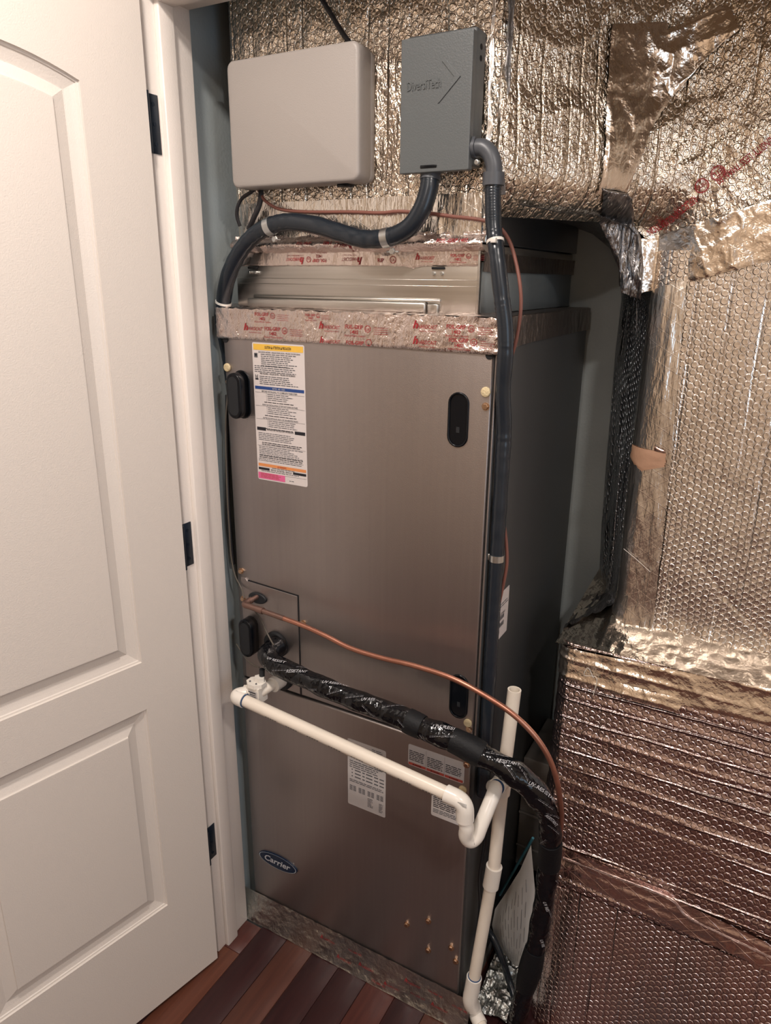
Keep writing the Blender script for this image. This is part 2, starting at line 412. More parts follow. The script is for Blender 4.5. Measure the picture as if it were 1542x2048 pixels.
PLANS={'SB':[(0.536, 0.04), (0.5379, 0.042), (0.5397, 0.0439), (0.5414, 0.0456), (0.543, 0.0473), (0.5447, 0.0489), (0.5464, 0.0506), (0.5482, 0.0525), (0.5501, 0.0545), (0.5522, 0.0568), (0.5545, 0.0595), (0.5571, 0.0625), (0.56, 0.066), (0.5632, 0.07), (0.5668, 0.0743), (0.5706, 0.079), (0.5746, 0.0839), (0.5787, 0.0892), (0.5831, 0.0946), (0.5875, 0.1003), (0.592, 0.1061), (0.5965, 0.112), (0.6011, 0.118), (0.6056, 0.124), (0.61, 0.13), (0.6144, 0.1362), (0.6189, 0.1427), (0.6234, 0.1494), (0.628, 0.1563), (0.6326, 0.1633), (0.6372, 0.1704), (0.6418, 0.1774), (0.6465, 0.1844), (0.6511, 0.1912), (0.6558, 0.1978), (0.6604, 0.2041), (0.665, 0.21), (0.6695, 0.2157), (0.674, 0.2213), (0.6784, 0.2267), (0.6828, 0.232), (0.6872, 0.2371), (0.6916, 0.2421), (0.696, 0.2469), (0.7006, 0.2516), (0.7052, 0.256), (0.71, 0.2602), (0.7149, 0.2642), (0.72, 0.268), (0.7252, 0.2716), (0.7303, 0.2749), (0.7355, 0.2781), (0.7407, 0.2811), (0.7461, 0.2839), (0.7516, 0.2865), (0.7572, 0.2889), (0.7631, 0.2911), (0.7693, 0.2931), (0.7758, 0.2949), (0.7827, 0.2966), (0.79, 0.298), (0.7975, 0.2992), (0.8052, 0.3), (0.813, 0.3005), (0.8211, 0.3008), (0.8295, 0.3009), (0.8381, 0.3009), (0.8472, 0.3007), (0.8567, 0.3005), (0.8666, 0.3003), (0.8772, 0.3001), (0.8883, 0.3), (0.9, 0.3), (0.9124, 0.3001), (0.9255, 0.3001), (0.9391, 0.3001), (0.9533, 0.3001), (0.968, 0.3001), (0.9831, 0.3001), (0.9986, 0.3001), (1.0144, 0.3001), (1.0305, 0.3), (1.0469, 0.3), (1.0634, 0.3), (1.08, 0.3), (1.0967, 0.3), (1.1134, 0.3), (1.1303, 0.3), (1.1474, 0.3), (1.1648, 0.3), (1.1825, 0.3), (1.2006, 0.3), (1.2193, 0.3), (1.2384, 0.3), (1.2582, 0.3), (1.2787, 0.3), (1.3, 0.3), (1.3222, 0.3), (1.3454, 0.3), (1.3694, 0.3), (1.3941, 0.3), (1.4193, 0.3), (1.445, 0.3), (1.4709, 0.3), (1.497, 0.3), (1.5231, 0.3), (1.5491, 0.3), (1.5747, 0.3), (1.6, 0.3)],
'SR':[(0.742, 0.36), (0.7424, 0.357), (0.7427, 0.354), (0.7429, 0.3509), (0.7432, 0.3479), (0.7434, 0.3448), (0.7437, 0.3417), (0.744, 0.3387), (0.7444, 0.3357), (0.7448, 0.3328), (0.7454, 0.3301), (0.7461, 0.3275), (0.747, 0.325), (0.748, 0.3227), (0.7491, 0.3204), (0.7502, 0.3181), (0.7514, 0.316), (0.7527, 0.3139), (0.7541, 0.312), (0.7556, 0.3102), (0.7573, 0.3084), (0.759, 0.3069), (0.7609, 0.3054), (0.7629, 0.3041), (0.765, 0.303), (0.767, 0.3021), (0.7685, 0.3014), (0.7699, 0.3008), (0.7711, 0.3005), (0.7726, 0.3003), (0.7742, 0.3001), (0.7764, 0.3001), (0.7792, 0.3001), (0.7828, 0.3001), (0.7873, 0.3001), (0.793, 0.3001), (0.8, 0.3), (0.8079, 0.2999), (0.8164, 0.2998), (0.8254, 0.2998), (0.8352, 0.2998), (0.8457, 0.2998), (0.8572, 0.2998), (0.8696, 0.2998), (0.8831, 0.2999), (0.8979, 0.2999), (0.9138, 0.3), (0.9312, 0.3), (0.95, 0.3), (0.9707, 0.3), (0.9934, 0.3), (1.0178, 0.3), (1.0437, 0.3), (1.0708, 0.3), (1.0987, 0.3), (1.1273, 0.3), (1.1563, 0.3), (1.1853, 0.3), (1.2141, 0.3), (1.2424, 0.3), (1.27, 0.3), (1.2971, 0.3), (1.3244, 0.3), (1.3518, 0.3), (1.3793, 0.3), (1.4068, 0.3), (1.4344, 0.3), (1.462, 0.3), (1.4896, 0.3), (1.5173, 0.3), (1.5449, 0.3), (1.5725, 0.3), (1.6, 0.3)],
'SL':[(0.655, 0.48), (0.6552, 0.4646), (0.6555, 0.4487), (0.6557, 0.4323), (0.6559, 0.4157), (0.6561, 0.3992), (0.6563, 0.3828), (0.6565, 0.3668), (0.6568, 0.3515), (0.657, 0.3369), (0.6573, 0.3233), (0.6576, 0.311), (0.658, 0.3), (0.6584, 0.2904), (0.6587, 0.2821), (0.6591, 0.2748), (0.6594, 0.2684), (0.6598, 0.2629), (0.6602, 0.258), (0.6606, 0.2536), (0.6611, 0.2497), (0.6617, 0.246), (0.6624, 0.2424), (0.6631, 0.2388), (0.664, 0.235), (0.6649, 0.2313), (0.6659, 0.2279), (0.667, 0.2249), (0.6681, 0.2221), (0.6692, 0.2196), (0.6705, 0.2174), (0.6718, 0.2153), (0.6733, 0.2134), (0.6748, 0.2117), (0.6764, 0.21), (0.6781, 0.2085), (0.68, 0.207), (0.6815, 0.2057), (0.6823, 0.2045), (0.6828, 0.2036), (0.683, 0.2029), (0.6834, 0.2022), (0.6841, 0.2017), (0.6854, 0.2014), (0.6876, 0.201), (0.6909, 0.2008), (0.6956, 0.2005), (0.7019, 0.2003), (0.71, 0.2), (0.7197, 0.1998), (0.7303, 0.1996), (0.742, 0.1995), (0.7548, 0.1995), (0.7687, 0.1995), (0.7837, 0.1996), (0.8, 0.1996), (0.8174, 0.1997), (0.8361, 0.1998), (0.8561, 0.1999), (0.8774, 0.2), (0.9, 0.2), (0.9247, 0.2), (0.9517, 0.2), (0.9808, 0.2), (1.0115, 0.2), (1.0434, 0.2), (1.0763, 0.2), (1.1096, 0.2), (1.143, 0.2), (1.1761, 0.2), (1.2086, 0.2), (1.24, 0.2), (1.27, 0.2), (1.2989, 0.2), (1.3273, 0.2), (1.3553, 0.2), (1.383, 0.2), (1.4103, 0.2), (1.4375, 0.2), (1.4645, 0.2), (1.4915, 0.2), (1.5184, 0.2), (1.5455, 0.2), (1.5726, 0.2), (1.6, 0.2)],
'SF':[(0.655, 0.48), (0.6552, 0.4672), (0.6553, 0.4541), (0.6554, 0.4406), (0.6555, 0.427), (0.6556, 0.4134), (0.6557, 0.4), (0.6558, 0.3868), (0.656, 0.3741), (0.6561, 0.3619), (0.6564, 0.3504), (0.6567, 0.3397), (0.657, 0.33), (0.6574, 0.3213), (0.6577, 0.3133), (0.6581, 0.3061), (0.6584, 0.2996), (0.6589, 0.2935), (0.6593, 0.288), (0.6598, 0.2828), (0.6604, 0.278), (0.6611, 0.2734), (0.662, 0.2689), (0.6629, 0.2645), (0.664, 0.26), (0.6652, 0.2557), (0.6665, 0.2516), (0.6678, 0.2478), (0.6693, 0.2443), (0.6708, 0.2409), (0.6724, 0.2378), (0.6742, 0.2349), (0.6761, 0.2321), (0.6781, 0.2294), (0.6802, 0.2269), (0.6825, 0.2244), (0.685, 0.222), (0.6876, 0.2197), (0.6902, 0.2175), (0.6928, 0.2155), (0.6956, 0.2137), (0.6985, 0.2119), (0.7016, 0.2103), (0.7049, 0.2088), (0.7084, 0.2074), (0.7121, 0.2062), (0.7161, 0.205), (0.7204, 0.204), (0.725, 0.203), (0.7296, 0.2022), (0.734, 0.2015), (0.7384, 0.2011), (0.7428, 0.2007), (0.7474, 0.2005), (0.7525, 0.2003), (0.7581, 0.2002), (0.7644, 0.2002), (0.7716, 0.2002), (0.7799, 0.2001), (0.7893, 0.2001), (0.8, 0.2), (0.8121, 0.1999), (0.8253, 0.1998), (0.8396, 0.1998), (0.8548, 0.1998), (0.8709, 0.1998), (0.8878, 0.1998), (0.9054, 0.1998), (0.9235, 0.1999), (0.9421, 0.1999), (0.9612, 0.2), (0.9805, 0.2), (1.0, 0.2), (1.0199, 0.2), (1.0403, 0.2), (1.0612, 0.2), (1.0826, 0.2), (1.1045, 0.2), (1.1269, 0.2), (1.1497, 0.2), (1.173, 0.2), (1.1966, 0.2), (1.2207, 0.2), (1.2452, 0.2), (1.27, 0.2), (1.2954, 0.2), (1.3215, 0.2), (1.3483, 0.2), (1.3756, 0.2), (1.4032, 0.2), (1.4312, 0.2), (1.4595, 0.2), (1.4878, 0.2), (1.5161, 0.2), (1.5443, 0.2), (1.5723, 0.2), (1.6, 0.2)]}
class Sheet:
    def __init__(s, plan, disp=None, lean=None):
        s.lean = lean
        s.P = np.array(PLANS[plan]); d = np.diff(s.P, axis=0); s.L = np.concatenate([[0], np.cumsum(np.hypot(d[:, 0], d[:, 1]))])
        T = np.gradient(s.P, s.L, axis=0); T /= np.hypot(T[:, 0], T[:, 1])[:, None]; s.Nm = np.stack([T[:, 1], -T[:, 0]], 1); s.disp = disp
    def at(s, u, z, off=0.0):
        u = np.asarray(u, float); z = np.asarray(z, float)
        x = np.interp(u, s.L, s.P[:, 0]); y = np.interp(u, s.L, s.P[:, 1]); nx = np.interp(u, s.L, s.Nm[:, 0]); ny = np.interp(u, s.L, s.Nm[:, 1])
        d = (s.disp(u, z) if s.disp else 0) + off
        q = (1 - z / .87) if s.lean else 0 * z
        lx, ly = s.lean or (0, 0)
        return np.stack([x + nx * d + lx * q, y + ny * d + ly * q, z + 0 * x], -1)
    def p(s, u, z, off=0.001): return tuple(s.at(u, z, off))
    def mesh(s, name, mat, parent, u0, u1, z0, z1, du, dz, off=0.0):
        nu = int((u1 - u0) / du) + 2; t = np.linspace(0, 1, nu); us = u0 + (u1 - u0) * t
        lo = np.array([z0(a) if callable(z0) else z0 for a in us]); hi = np.array([z1(a) if callable(z1) else z1 for a in us])
        nz = int((hi - lo).max() / dz) + 2; k = np.linspace(0, 1, nz)
        U, K = np.meshgrid(us, k, indexing='ij'); Z = lo[:, None] + (hi - lo)[:, None] * K
        P = s.at(U, Z, off); mb = MB(); mb.grid(P, mat, np.stack([U, Z], -1)); return mb.build(name, parent)
    def patch(s, name, mat, parent, left, right, off=.0012, n=46, m=30, crease=0.0, seed=3, ragged=0.0, freq=(26, 26)):
        A = np.array(left, float); B = np.array(right, float)
        ta = np.linspace(0, len(A) - 1, n)
        ia = np.arange(len(A)); A2 = np.stack([np.interp(ta, ia, A[:, k]) for k in (0, 1)], 1); B2 = np.stack([np.interp(ta, ia, B[:, k]) for k in (0, 1)], 1)
        w_ = np.linspace(0, 1, m)[None, :, None]; Q = A2[:, None] * (1 - w_) + B2[:, None] * w_
        if ragged:
            Q[:, 0] += ragged * (np.random.RandomState(seed).rand(n, 2) - .5); Q[:, -1] += ragged * (np.random.RandomState(seed + 1).rand(n, 2) - .5)
        edge = np.minimum(1, np.minimum(np.minimum(np.arange(n)[:, None], np.arange(n)[::-1][:, None]), np.minimum(np.arange(m)[None], np.arange(m)[::-1][None])) / 2.5)
        c = crease * (ridge(Q[..., 0] * freq[0], Q[..., 1] * freq[1], seed) ** 2 * .8 + .5 * ridge(Q[..., 0] * freq[0] * 2.3 + 9, Q[..., 1] * freq[1] * 2.1, seed + 5) ** 3) * edge
        P = s.at(Q[..., 0], Q[..., 1], off); nx = np.interp(Q[..., 0], s.L, s.Nm[:, 0]); ny = np.interp(Q[..., 0], s.L, s.Nm[:, 1])
        P[..., 0] += nx * c; P[..., 1] += ny * c
        mb = MB(); mb.grid(P, mat, Q); return mb.build(name, parent)

# ================================================================ STRUCTURE
YF = -.14          # face of the room wall
def struct(name, parts):
    mb = MB()
    for p in parts: mb.box(*p)
    return mb.build(name, kind='structure')
X0, X1, Y0 = -.95, 2.25, -2.7; H = 2.44
struct('wall_left', [((-.085, -.02, -.06), (-.036, .70, H), 'closet_wall')])
struct('wall_back', [((-.085, .586, -.06), (1.66, .70, H), 'closet_wall')])
struct('wall_right', [((1.61, YF, -.06), (1.70, .70, H), 'trim_paint')])
struct('wall_front', [((X0, YF, -.06), (-.09, YF + .1, H), 'room_wall'), ((1.70, YF, -.06), (X1, YF + .1, H), 'room_wall'), ((-.09, YF, 2.06), (1.70, YF + .1, H), 'room_wall')])
struct('wall_west', [((X0 - .1, Y0, -.06), (X0, YF, H), 'room_wall')])
struct('wall_east', [((X1, Y0, -.06), (X1 + .1, -1.8, H), 'room_wall'), ((X1, -.8, -.06), (X1 + .1, YF, H), 'room_wall'), ((X1, -1.8, -.06), (X1 + .1, -.8, .9), 'room_wall'), ((X1, -1.8, 2.1), (X1 + .1, -.8, H), 'room_wall')])
wn = struct('added_window_1', [((X1 + .02, -1.8, .9), (X1 + .07, -1.75, 2.1), 'trim_paint', .004), ((X1 + .02, -.85, .9), (X1 + .07, -.8, 2.1), 'trim_paint', .004), ((X1 + .02, -1.8, .9), (X1 + .07, -.8, .95), 'trim_paint', .004), ((X1 + .02, -1.8, 2.05), (X1 + .07, -.8, 2.1), 'trim_paint', .004), ((X1 + .03, -1.8, 1.48), (X1 + .06, -.8, 1.52), 'trim_paint', .004)])  # unseen window, added to let cool sky light fill the shadows
struct('wall_south', [((X0, Y0 - .1, -.06), (X1, Y0, H), 'room_wall')])
struct('ceiling', [((X0, Y0, H), (X1, .70, H + .08), 'ceiling_paint')])
struct('baseboard_south', [((X0, Y0, 0), (X1, Y0 + .015, .13), 'trim_paint', .004)])
struct('baseboard_east', [((X1 - .015, Y0, 0), (X1, YF, .13), 'trim_paint', .004)])

# floor: subfloor slab with every plank a piece of its own
fl = struct('floor', [((X0, Y0, -.06), (X1, .70, -.014), 'duct_board')])
pw = .0765
tones = {0: 'wood_dark', 1: 'wood_mid', 2: 'wood_dark', 3: 'wood_dark', 4: 'wood_red', 5: 'wood_dark', 6: 'wood_mid', 7: 'wood_dark', -1: 'wood_light', -2: 'wood_dark', -3: 'wood_mid'}
rg = random.Random(5); alltones = ['wood_light', 'wood_mid', 'wood_dark', 'wood_dark', 'wood_red', 'wood_red']
k0 = int((X0 - .0395) / pw) - 1
pl_cache = {}
for k in range(k0, int((X1 - .0395) / pw) + 1):
    xa = .0395 + k * pw; xb = xa + pw
    if xb < X0 + .01 or xa > X1 - .01: continue
    xa = max(xa, X0); xb = min(xb, X1)
    cuts = [Y0, Y0 + rg.uniform(.5, 1.9), .58 if -1 < k < 21 else (-.02 if k >= -1 and k < 0 else YF)]
    if k == -1: cuts = [Y0, -1.9, -.115, -.03]
    for j in range(len(cuts) - 1):
        tn = tones.get(k) if j >= len(cuts) - 2 and k in tones else rg.choice(alltones)
        if k == -1: tn = ['wood_red', 'wood_light', 'wood_red'][j]
        key = (round(xb - xa, 4), round(cuts[j + 1] - cuts[j], 4), tn)
        mb = MB(); mb.box((xa + .0004, cuts[j] + .0004, -.014), (xb - .0004, cuts[j + 1] - .0004, 0.0), tn, .0009, 1)
        mb.build('plank', fl)

# door frame
jm = MB()
jm.box((-.035, YF + .004, 0), (-.008, -.0275, 2.03), 'trim_paint', .0015)
jm.build('trim_1', kind='structure')['label'] = 'white painted left door jamb'
sm = MB()
sm.box((-.0085, -.112, 0), (.003, -.077, 2.018), 'trim_paint', .0025)
sm.build('trim_2', kind='structure')
hd = MB(); hd.box((-.035, YF + .004, 2.007), (1.61, -.0275, 2.035), 'trim_paint', .0015); hd.box((-.0085, -.112, 1.996), (1.61, -.077, 2.008), 'trim_paint', .002)
hd.build('trim_3', kind='structure')
rj = MB(); rj.box((1.583, YF + .004, 0), (1.61, -.0275, 2.01), 'trim_paint', .0015); rj.build('trim_4', kind='structure')
cs = MB(); cs.box((-.105, YF - .016, 0), (-.040, YF, 2.10), 'trim_paint', .004); cs.box((-.105, YF - .016, 2.04), (1.70, YF, 2.11), 'trim_paint', .004); cs.box((1.625, YF - .016, 0), (1.695, YF, 2.04), 'trim_paint', .004)
cs.build('trim_5', kind='structure')

# door leaf
DU = Vector((-.212, -.977, 0)).normalized(); DN = Vector((.977, -.212, 0)).normalized(); DP = Vector((.006, -.155, 0))
def D(u, z, d): return DP + DU * u + DN * d + Vector((0, 0, z))
DW = .583; DH0, DH1 = .009, 2.005
dm = MB()
def panel_rings(lower):
    if lower:
        def sq(i): return [(.113 + i, .261 + i), (DW - .113 - i, .261 + i), (DW - .113 - i, .757 - i), (.113 + i, .757 - i)]
        def ringp(i):
            a, b, c, d = sq(i); out = []
            for p, q in ((a, b), (b, c), (c, d), (d, a)):
                out += [(p[0] + (q[0] - p[0]) * t / 16, p[1] + (q[1] - p[1]) * t / 16) for t in range(16)]
            return out
    else:
        def ringp(i):
            u0, u1, z0 = .113 + i, DW - .113 - i, .861 + i; out = []
            rise = .036; half = DW / 2 - .113
            zt = lambda u: 1.853 - i * 1.0 + rise * (1 - ((u - DW / 2) / half) ** 2)
            out += [(u0 + (u1 - u0) * t / 16, z0) for t in range(16)]
            out += [(u1, z0 + (zt(u1) - z0) * t / 16) for t in range(16)]
            out += [(u1 + (u0 - u1) * t / 16, zt(u1 + (u0 - u1) * t / 16)) for t in range(16)]
            out += [(u0, zt(u0) + (z0 - zt(u0)) * t / 16) for t in range(16)]
            return out
    return ringp
prof = [(0, 0), (.0012, -.0035), (.004, -.0042), (.0055, -.0062), (.013, -.0085), (.0215, -.0105), (.0235, -.0108), (.0425, -.0045), (.0435, -.0038), (.0442, -.0012), (.046, -.001)]
for lower in (True, False):
    rp = panel_rings(lower); V = []; F = []
    for (i, d) in prof: V += [D(u, z, d) for u, z in rp(i)]
    n = 64
    for a in range(len(prof) - 1):
        for k in range(n): F.append((a * n + k, a * n + (k + 1) % n, (a + 1) * n + (k + 1) % n, (a + 1) * n + k))
    dm.add(V, F, 'door_paint')
    R = rp(prof[-1][0]); c = D(DW / 2, .5 if lower else 1.35, -.001)
    dm.add([D(u, z, -.001) for u, z in R] + [c], [(k, (k + 1) % n, n) for k in range(n)], 'door_paint')
# face around the two panels
lo = panel_rings(True)(0); up = panel_rings(False)(0)
def face(poly): dm.add([D(u, z, 0) for u, z in poly], [tuple(range(len(poly)))], 'door_paint')
u0, u1 = .113, DW - .113
face([(0, DH0), (DW, DH0), (DW, .261), (u1, .261), (u0, .261), (0, .261)])
face([(0, .261), (u0, .261), (u0, .757), (0, .757)]); face([(u1, .261), (DW, .261), (DW, .757), (u1, .757)])
face([(0, .757), (DW, .757), (DW, .861), (0, .861)])
face([(0, .861), (u0, .861), (u0, 1.853), (0, 1.853)]); face([(u1, .861), (DW, .861), (DW, 1.853), (u1, 1.853)])
arch = [(u, z) for u, z in up[32:49]]
for a, b in zip(arch[:-1], arch[1:]): face([(b[0], b[1]), (a[0], a[1]), (a[0], DH1), (b[0], DH1)])
face([(0, 1.853), (u0, 1.853), (u0, DH1), (0, DH1)]); face([(u1, 1.853), (DW, 1.853), (DW, DH1), (u1, DH1)])
T = .035
for (pa, pb) in (((0, DH0), (0, DH1)), ((0, DH1), (DW, DH1)), ((DW, DH1), (DW, DH0)), ((DW, DH0), (0, DH0))):
    dm.add([D(*pa, 0), D(*pb, 0), D(*pb, -T), D(*pa, -T)], [(0, 1, 2, 3)], 'door_paint')
dm.add([D(0, DH0, -T), D(DW, DH0, -T), D(DW, DH1, -T), D(0, DH1, -T)], [(0, 3, 2, 1)], 'door_paint')
bmx = bmesh.new()
door = dm.build('door_1', kind='structure')
for z in (1.815, 1.064, .33):
    hm = MB(); hm.box((-.0085, -.147, z - .045), (-.0062, -.119, z + .045), 'hinge_dark', .0005, 1)
    hm.tube([(-.001, -.1515, z - .046), (-.001, -.1515, z + .046)], .0055, 'hinge_dark', 10)
    for q in (-.03, 0, .03): hm.tube([(-.0063, -.131, z + q), (-.0055, -.131, z + q)], .0035, 'hinge_dark', 8)
    hm.build('hinge', door)

# ================================================================ AIR HANDLER
W_U, D_U, ZB, ZT = .574, .56, .075, 1.511
ah = empty('air_handler', (W_U / 2, D_U / 2, 0), 'tall taupe metal air handler cabinet with an oval navy badge low on its front', 'air handler')
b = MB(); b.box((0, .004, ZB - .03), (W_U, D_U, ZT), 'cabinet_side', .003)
b.build('cabinet', ah)
ZS = .703
def panel(name, z0, z1):
    m = MB(); m.box((.004, -.014, z0), (W_U - .004, .004, z1), 'cabinet_taupe', .0035, 3); return m.build(name, ah)
up_ = MB(); up_.box((.004, -.004, ZS + .0015), (W_U - .006, .006, ZT - .002), 'cabinet_taupe', .003, 3)
up_.tube([(W_U - .0015, 0, ZS), (W_U - .0015, 0, ZT - .01)], .0018, 'cabinet_taupe', 8)
upper = up_.build('coil_panel', ah)
lw = MB(); lw.box((.004, -.007, ZB), (W_U - .006, .006, ZS - .0025), 'cabinet_taupe', .0035, 3)
lower = lw.build('blower_panel', ah)
ap = MB()
ap.prism([(.016, .708), (.166, .708), (.166, .941), (.034, .947), (.028, .953), (.016, .953)], 1, -.0065, -.003, 'cabinet_taupe', bev=.0008)
ap.prism([(.166, .706), (.1685, .706), (.1685, .9435), (.034, .9495), (.034, .947), (.166, .941)], 1, -.0046, -.0036, 'dark_hole')
access = ap.build('access_panel', ah)
def stadium(cx, cz, w_, h_, n=12):
    r = w_ / 2; o = []
    for k in range(n + 1): a = math.pi * k / n; o.append((cx + r * math.cos(a), cz + h_ / 2 - r + r * math.sin(a)))
    for k in range(n + 1): a = math.pi + math.pi * k / n; o.append((cx + r * math.cos(a), cz - h_ / 2 + r + r * math.sin(a)))
    return o
def handle_out(cx, cz):
    m = MB(); m.prism(stadium(cx, cz, .036, .090), 1, -.031, -.004, 'black_plastic', True, bev=.003)
    m.prism(stadium(cx, cz, .042, .096), 1, -.0062, -.004, 'black_plastic', False, bev=.001)
    m.prism(stadium(cx, cz, .024, .076), 1, -.0318, -.0308, 'black_rubber')
    return m.build('handle', ah)
def handle_in(cx, cz):
    m = MB(); o = stadium(cx, cz, .038, .094); i = stadium(cx, cz, .031, .087); V = []; n = len(o)
    rings = [(o, -.004), (o, -.0062), (stadium(cx, cz, .035, .091), -.0075), (i, -.0066), (i, -.0045)]
    for pl, y in rings: V += [(u, y, v) for u, v in pl]
    F = [(a * n + k, a * n + (k + 1) % n, (a + 1) * n + (k + 1) % n, (a + 1) * n + k) for a in range(len(rings) - 1) for k in range(n)]
    m.add(V, F, 'black_plastic', True); m.add([(u, -.0046, v) for u, v in i], [tuple(range(n))], 'black_plastic')
    m.box((cx - .003, -.0052, cz - .022), (cx + .003, -.0046, cz - .012), 'black_rubber'); return m.build('handle', ah)
handle_out(.045, 1.351); handle_out(.040, .820); handle_in(.512, 1.347); handle_in(.537, .819)
# screws
sc = MB(); sc.prism([(.0055 * math.cos(math.pi * k / 3), .0055 * math.sin(math.pi * k / 3)) for k in range(6)], 1, -.005, 0, 'brass_screw', bev=.001); sc.prism(circ(0, 0, .0068, 16), 1, -.0012, 0, 'brass_screw')
screw = sc.build('screw', ah, pin=(0, 0, 0))
pts = [(.560, 1.374, -.004), (.012, 1.374, -.004), (.016, .966, -.004), (.178, .882, -.004), (.020, .902, -.0065), (.440, .209, -.007), (.492, .247, -.007), (.494, .165, -.007), (.548, .203, -.007), (.560, .172, -.007), (.561, .676, -.007), (.561, .755, -.004)]
screw.location = Vector((pts[0][0], pts[0][2], pts[0][1])); screw.matrix_parent_inverse = Matrix.Translation(-world_loc(ah))
for x, z, y in pts[1:]: clone(screw, (x, y, z), ah)
pg = MB(); pg.prism([(.0085 * math.cos(2 * math.pi * k / 14), .0085 * math.sin(2 * math.pi * k / 14)) for k in range(14)], 1, -.004, 0, 'putty', True, bev=.002)
plug = pg.build('hole_plug', ah, pin=(0, 0, 0)); plug.location = (.559, -.004, 1.398); plug.matrix_parent_inverse = Matrix.Translation(-world_loc(ah)); plug['label'] = 'cream filler plug'
for x, z, y in ((.011, 1.402, -.004), (.558, .768, -.004), (.556, .617, -.007)): clone(plug, (x, y, z), ah)
for x, z in ((.562, 1.457), (.010, 1.457)):
    m = MB(); m.prism(circ(x, z, .007, 16), 1, -.0052, -.004, 'dark_hole'); m.build('knockout_hole', ah)
# grommets
m = MB(); m.prism([(z_[0], z_[1]) for z_ in [(.062 + .019 * math.cos(a) * 1.25, .914 + .0125 * math.sin(a)) for a in [2 * math.pi * k / 24 for k in range(24)]]], 1, -.0115, -.0063, 'black_rubber', True, bev=.002); m.build('grommet', ah)
m = MB(); m.prism(circ(.108, .815, .030, 28), 1, -.016, -.0063, 'black_rubber', True, bev=.003); m.build('grommet', ah)
m = MB(); m.prism(circ(.124, .735, .024, 28), 1, -.018, -.0063, 'black_rubber', True, bev=.003); m.build('grommet', ah)
# badge
def fB(u, v): return (u, -.0105, v)
m = MB(); m.prism(circ(.0845, .213, .058, 48, .0205), 1, -.0100, -.0068, 'badge_navy', bev=.0006); 
ring(m, 'badge_silver', lambda u, v: (.0845 + (u - .0845) , -.0104, .213 + (v - .213) * .353), .0845, .213, .0560, .0020, 48)
bd = m.build('badge', ah)
m = MB(); text(m, 'Carrier', 'print_white', fB, .0845, .2055, .0165, width=.078, anchor='c', shear=.25, bold=.022); m.build('badge_lettering', bd)

# labels ----------------------------------------------------------
def label_plate(name, x0, x1, z0, z1, y, mat, r=.004, parent=ah):
    m = MB(); m.prism(rrect(x0, x1, z0, z1, r), 1, y - .0004, y, mat); return m.build(name, parent)
rl = random.Random(11)
y0 = -.004; PL = label_plate('warning_label', .0755, .198, 1.182, 1.4545, y0, 'label_white')
PL['label'] = 'tall white caution label with yellow, blue, orange and pink bands'
fn = lambda u, v: (u, y0 - .0007, v)
fn2 = lambda u, v: (u, y0 - .0010, v)
m = MB(); x0, x1 = .0785, .1955
quad(m, 'ink_yellow', fn, x0, x1, 1.4405, 1.4518); text(m, 'CAUTION \u25B2 ATTENTION \u25B2 PRECAUCI\u00D3N', 'ink_black', fn2, .137, 1.4437, .0050, width=.062, anchor='c', bold=.02)
quad(m, 'ink_grey', fn, .080, .088, 1.426, 1.4345); quad(m, 'ink_black', fn2, .0815, .0865, 1.429, 1.433)
text(m, 'EXPLOSION HAZARD - RISQUE D\'EXPLOSION - PELIGRO DE EXPLOSION', 'ink_grey', fn, .0905, 1.4352, .0030, width=.098, bold=.02)
fineprint(m, 'ink_grey', fn, .096, .194, 1.4335, 1.409, .0036, .42, .35, rl); fineprint(m, 'ink_grey', fn, .0795, .1945, 1.411, 1.3985, .0036, .42, .25, rl)
quad(m, 'ink_black', fn, .080, .088, 1.3835, 1.386)
for q in range(3): quad(m, 'ink_black', fn, .0805 + q * .0025, .0818 + q * .0025, 1.386, 1.3935 - q % 2 * .002)
text(m, 'FIRE HAZARD - RISQUE DE FEU - PELIGRO DE INCENDIO', 'ink_black', fn, .092, 1.3945, .0032, width=.084, bold=.02)
fineprint(m, 'ink_grey', fn, .0905, .187, 1.3915, 1.374, .0036, .42, .3, rl)
quad(m, 'ink_blue', fn, x0, x1, 1.3655, 1.3715); text(m, 'NOTICE   AVIS   AVISO', 'print_white', fn2, .136, 1.3668, .0033, width=.030, anchor='c', bold=.02)
zz = 1.3635
for ttl in ('BEFORE INSTALLING, TO COMPLETE THESE STEPS', 'AVANT DE L\'INSTALLATION, LE TOIT DOIT SUIVRE LES \u00C9TAPES', 'ANTES DE INSTALAR SIGA LOS SIGUIENTES PASOS'):
    text(m, ttl, 'ink_grey', fn, .137, zz - .003, .0030, width=.085, anchor='c', bold=.02); quad(m, 'ink_grey', fn, x0, x1, zz - .0043, zz - .0039)
    fineprint(m, 'ink_grey', fn, .108, .178, zz - .0062, zz - .0208, .0036, .36, .4, rl); quad(m, 'ink_grey', fn, .1055, .1059, zz - .0208, zz - .0045)
    fineprint(m, 'ink_black', fn, .100, .180, zz - .0218, zz - .0245, .0034, .4, .2, rl); zz -= .0262
quad(m, 'ink_black', fn, x0 + .0005, .101, 1.2815 + .0025, 1.2905); quad(m, 'ink_black', fn, .171, x1, 1.2815 + .0025, 1.2905)
text(m, 'INSTALLATION  INSTALLATION  INSTALACI\u00D3N', 'ink_black', fn, .136, 1.2852, .0036, width=.064, anchor='c', bold=.02)
fineprint(m, 'ink_grey', fn, .082, .192, 1.2795, 1.262, .0034, .36, .3, rl); fineprint(m, 'ink_black', fn, .090, .190, 1.2605, 1.2545, .0034, .45, .1, rl)
quad(m, 'ink_grey', fn, x0, x1, 1.2535, 1.2539); fineprint(m, 'ink_grey', fn, .082, .192, 1.252, 1.234, .0033, .36, .35, rl)
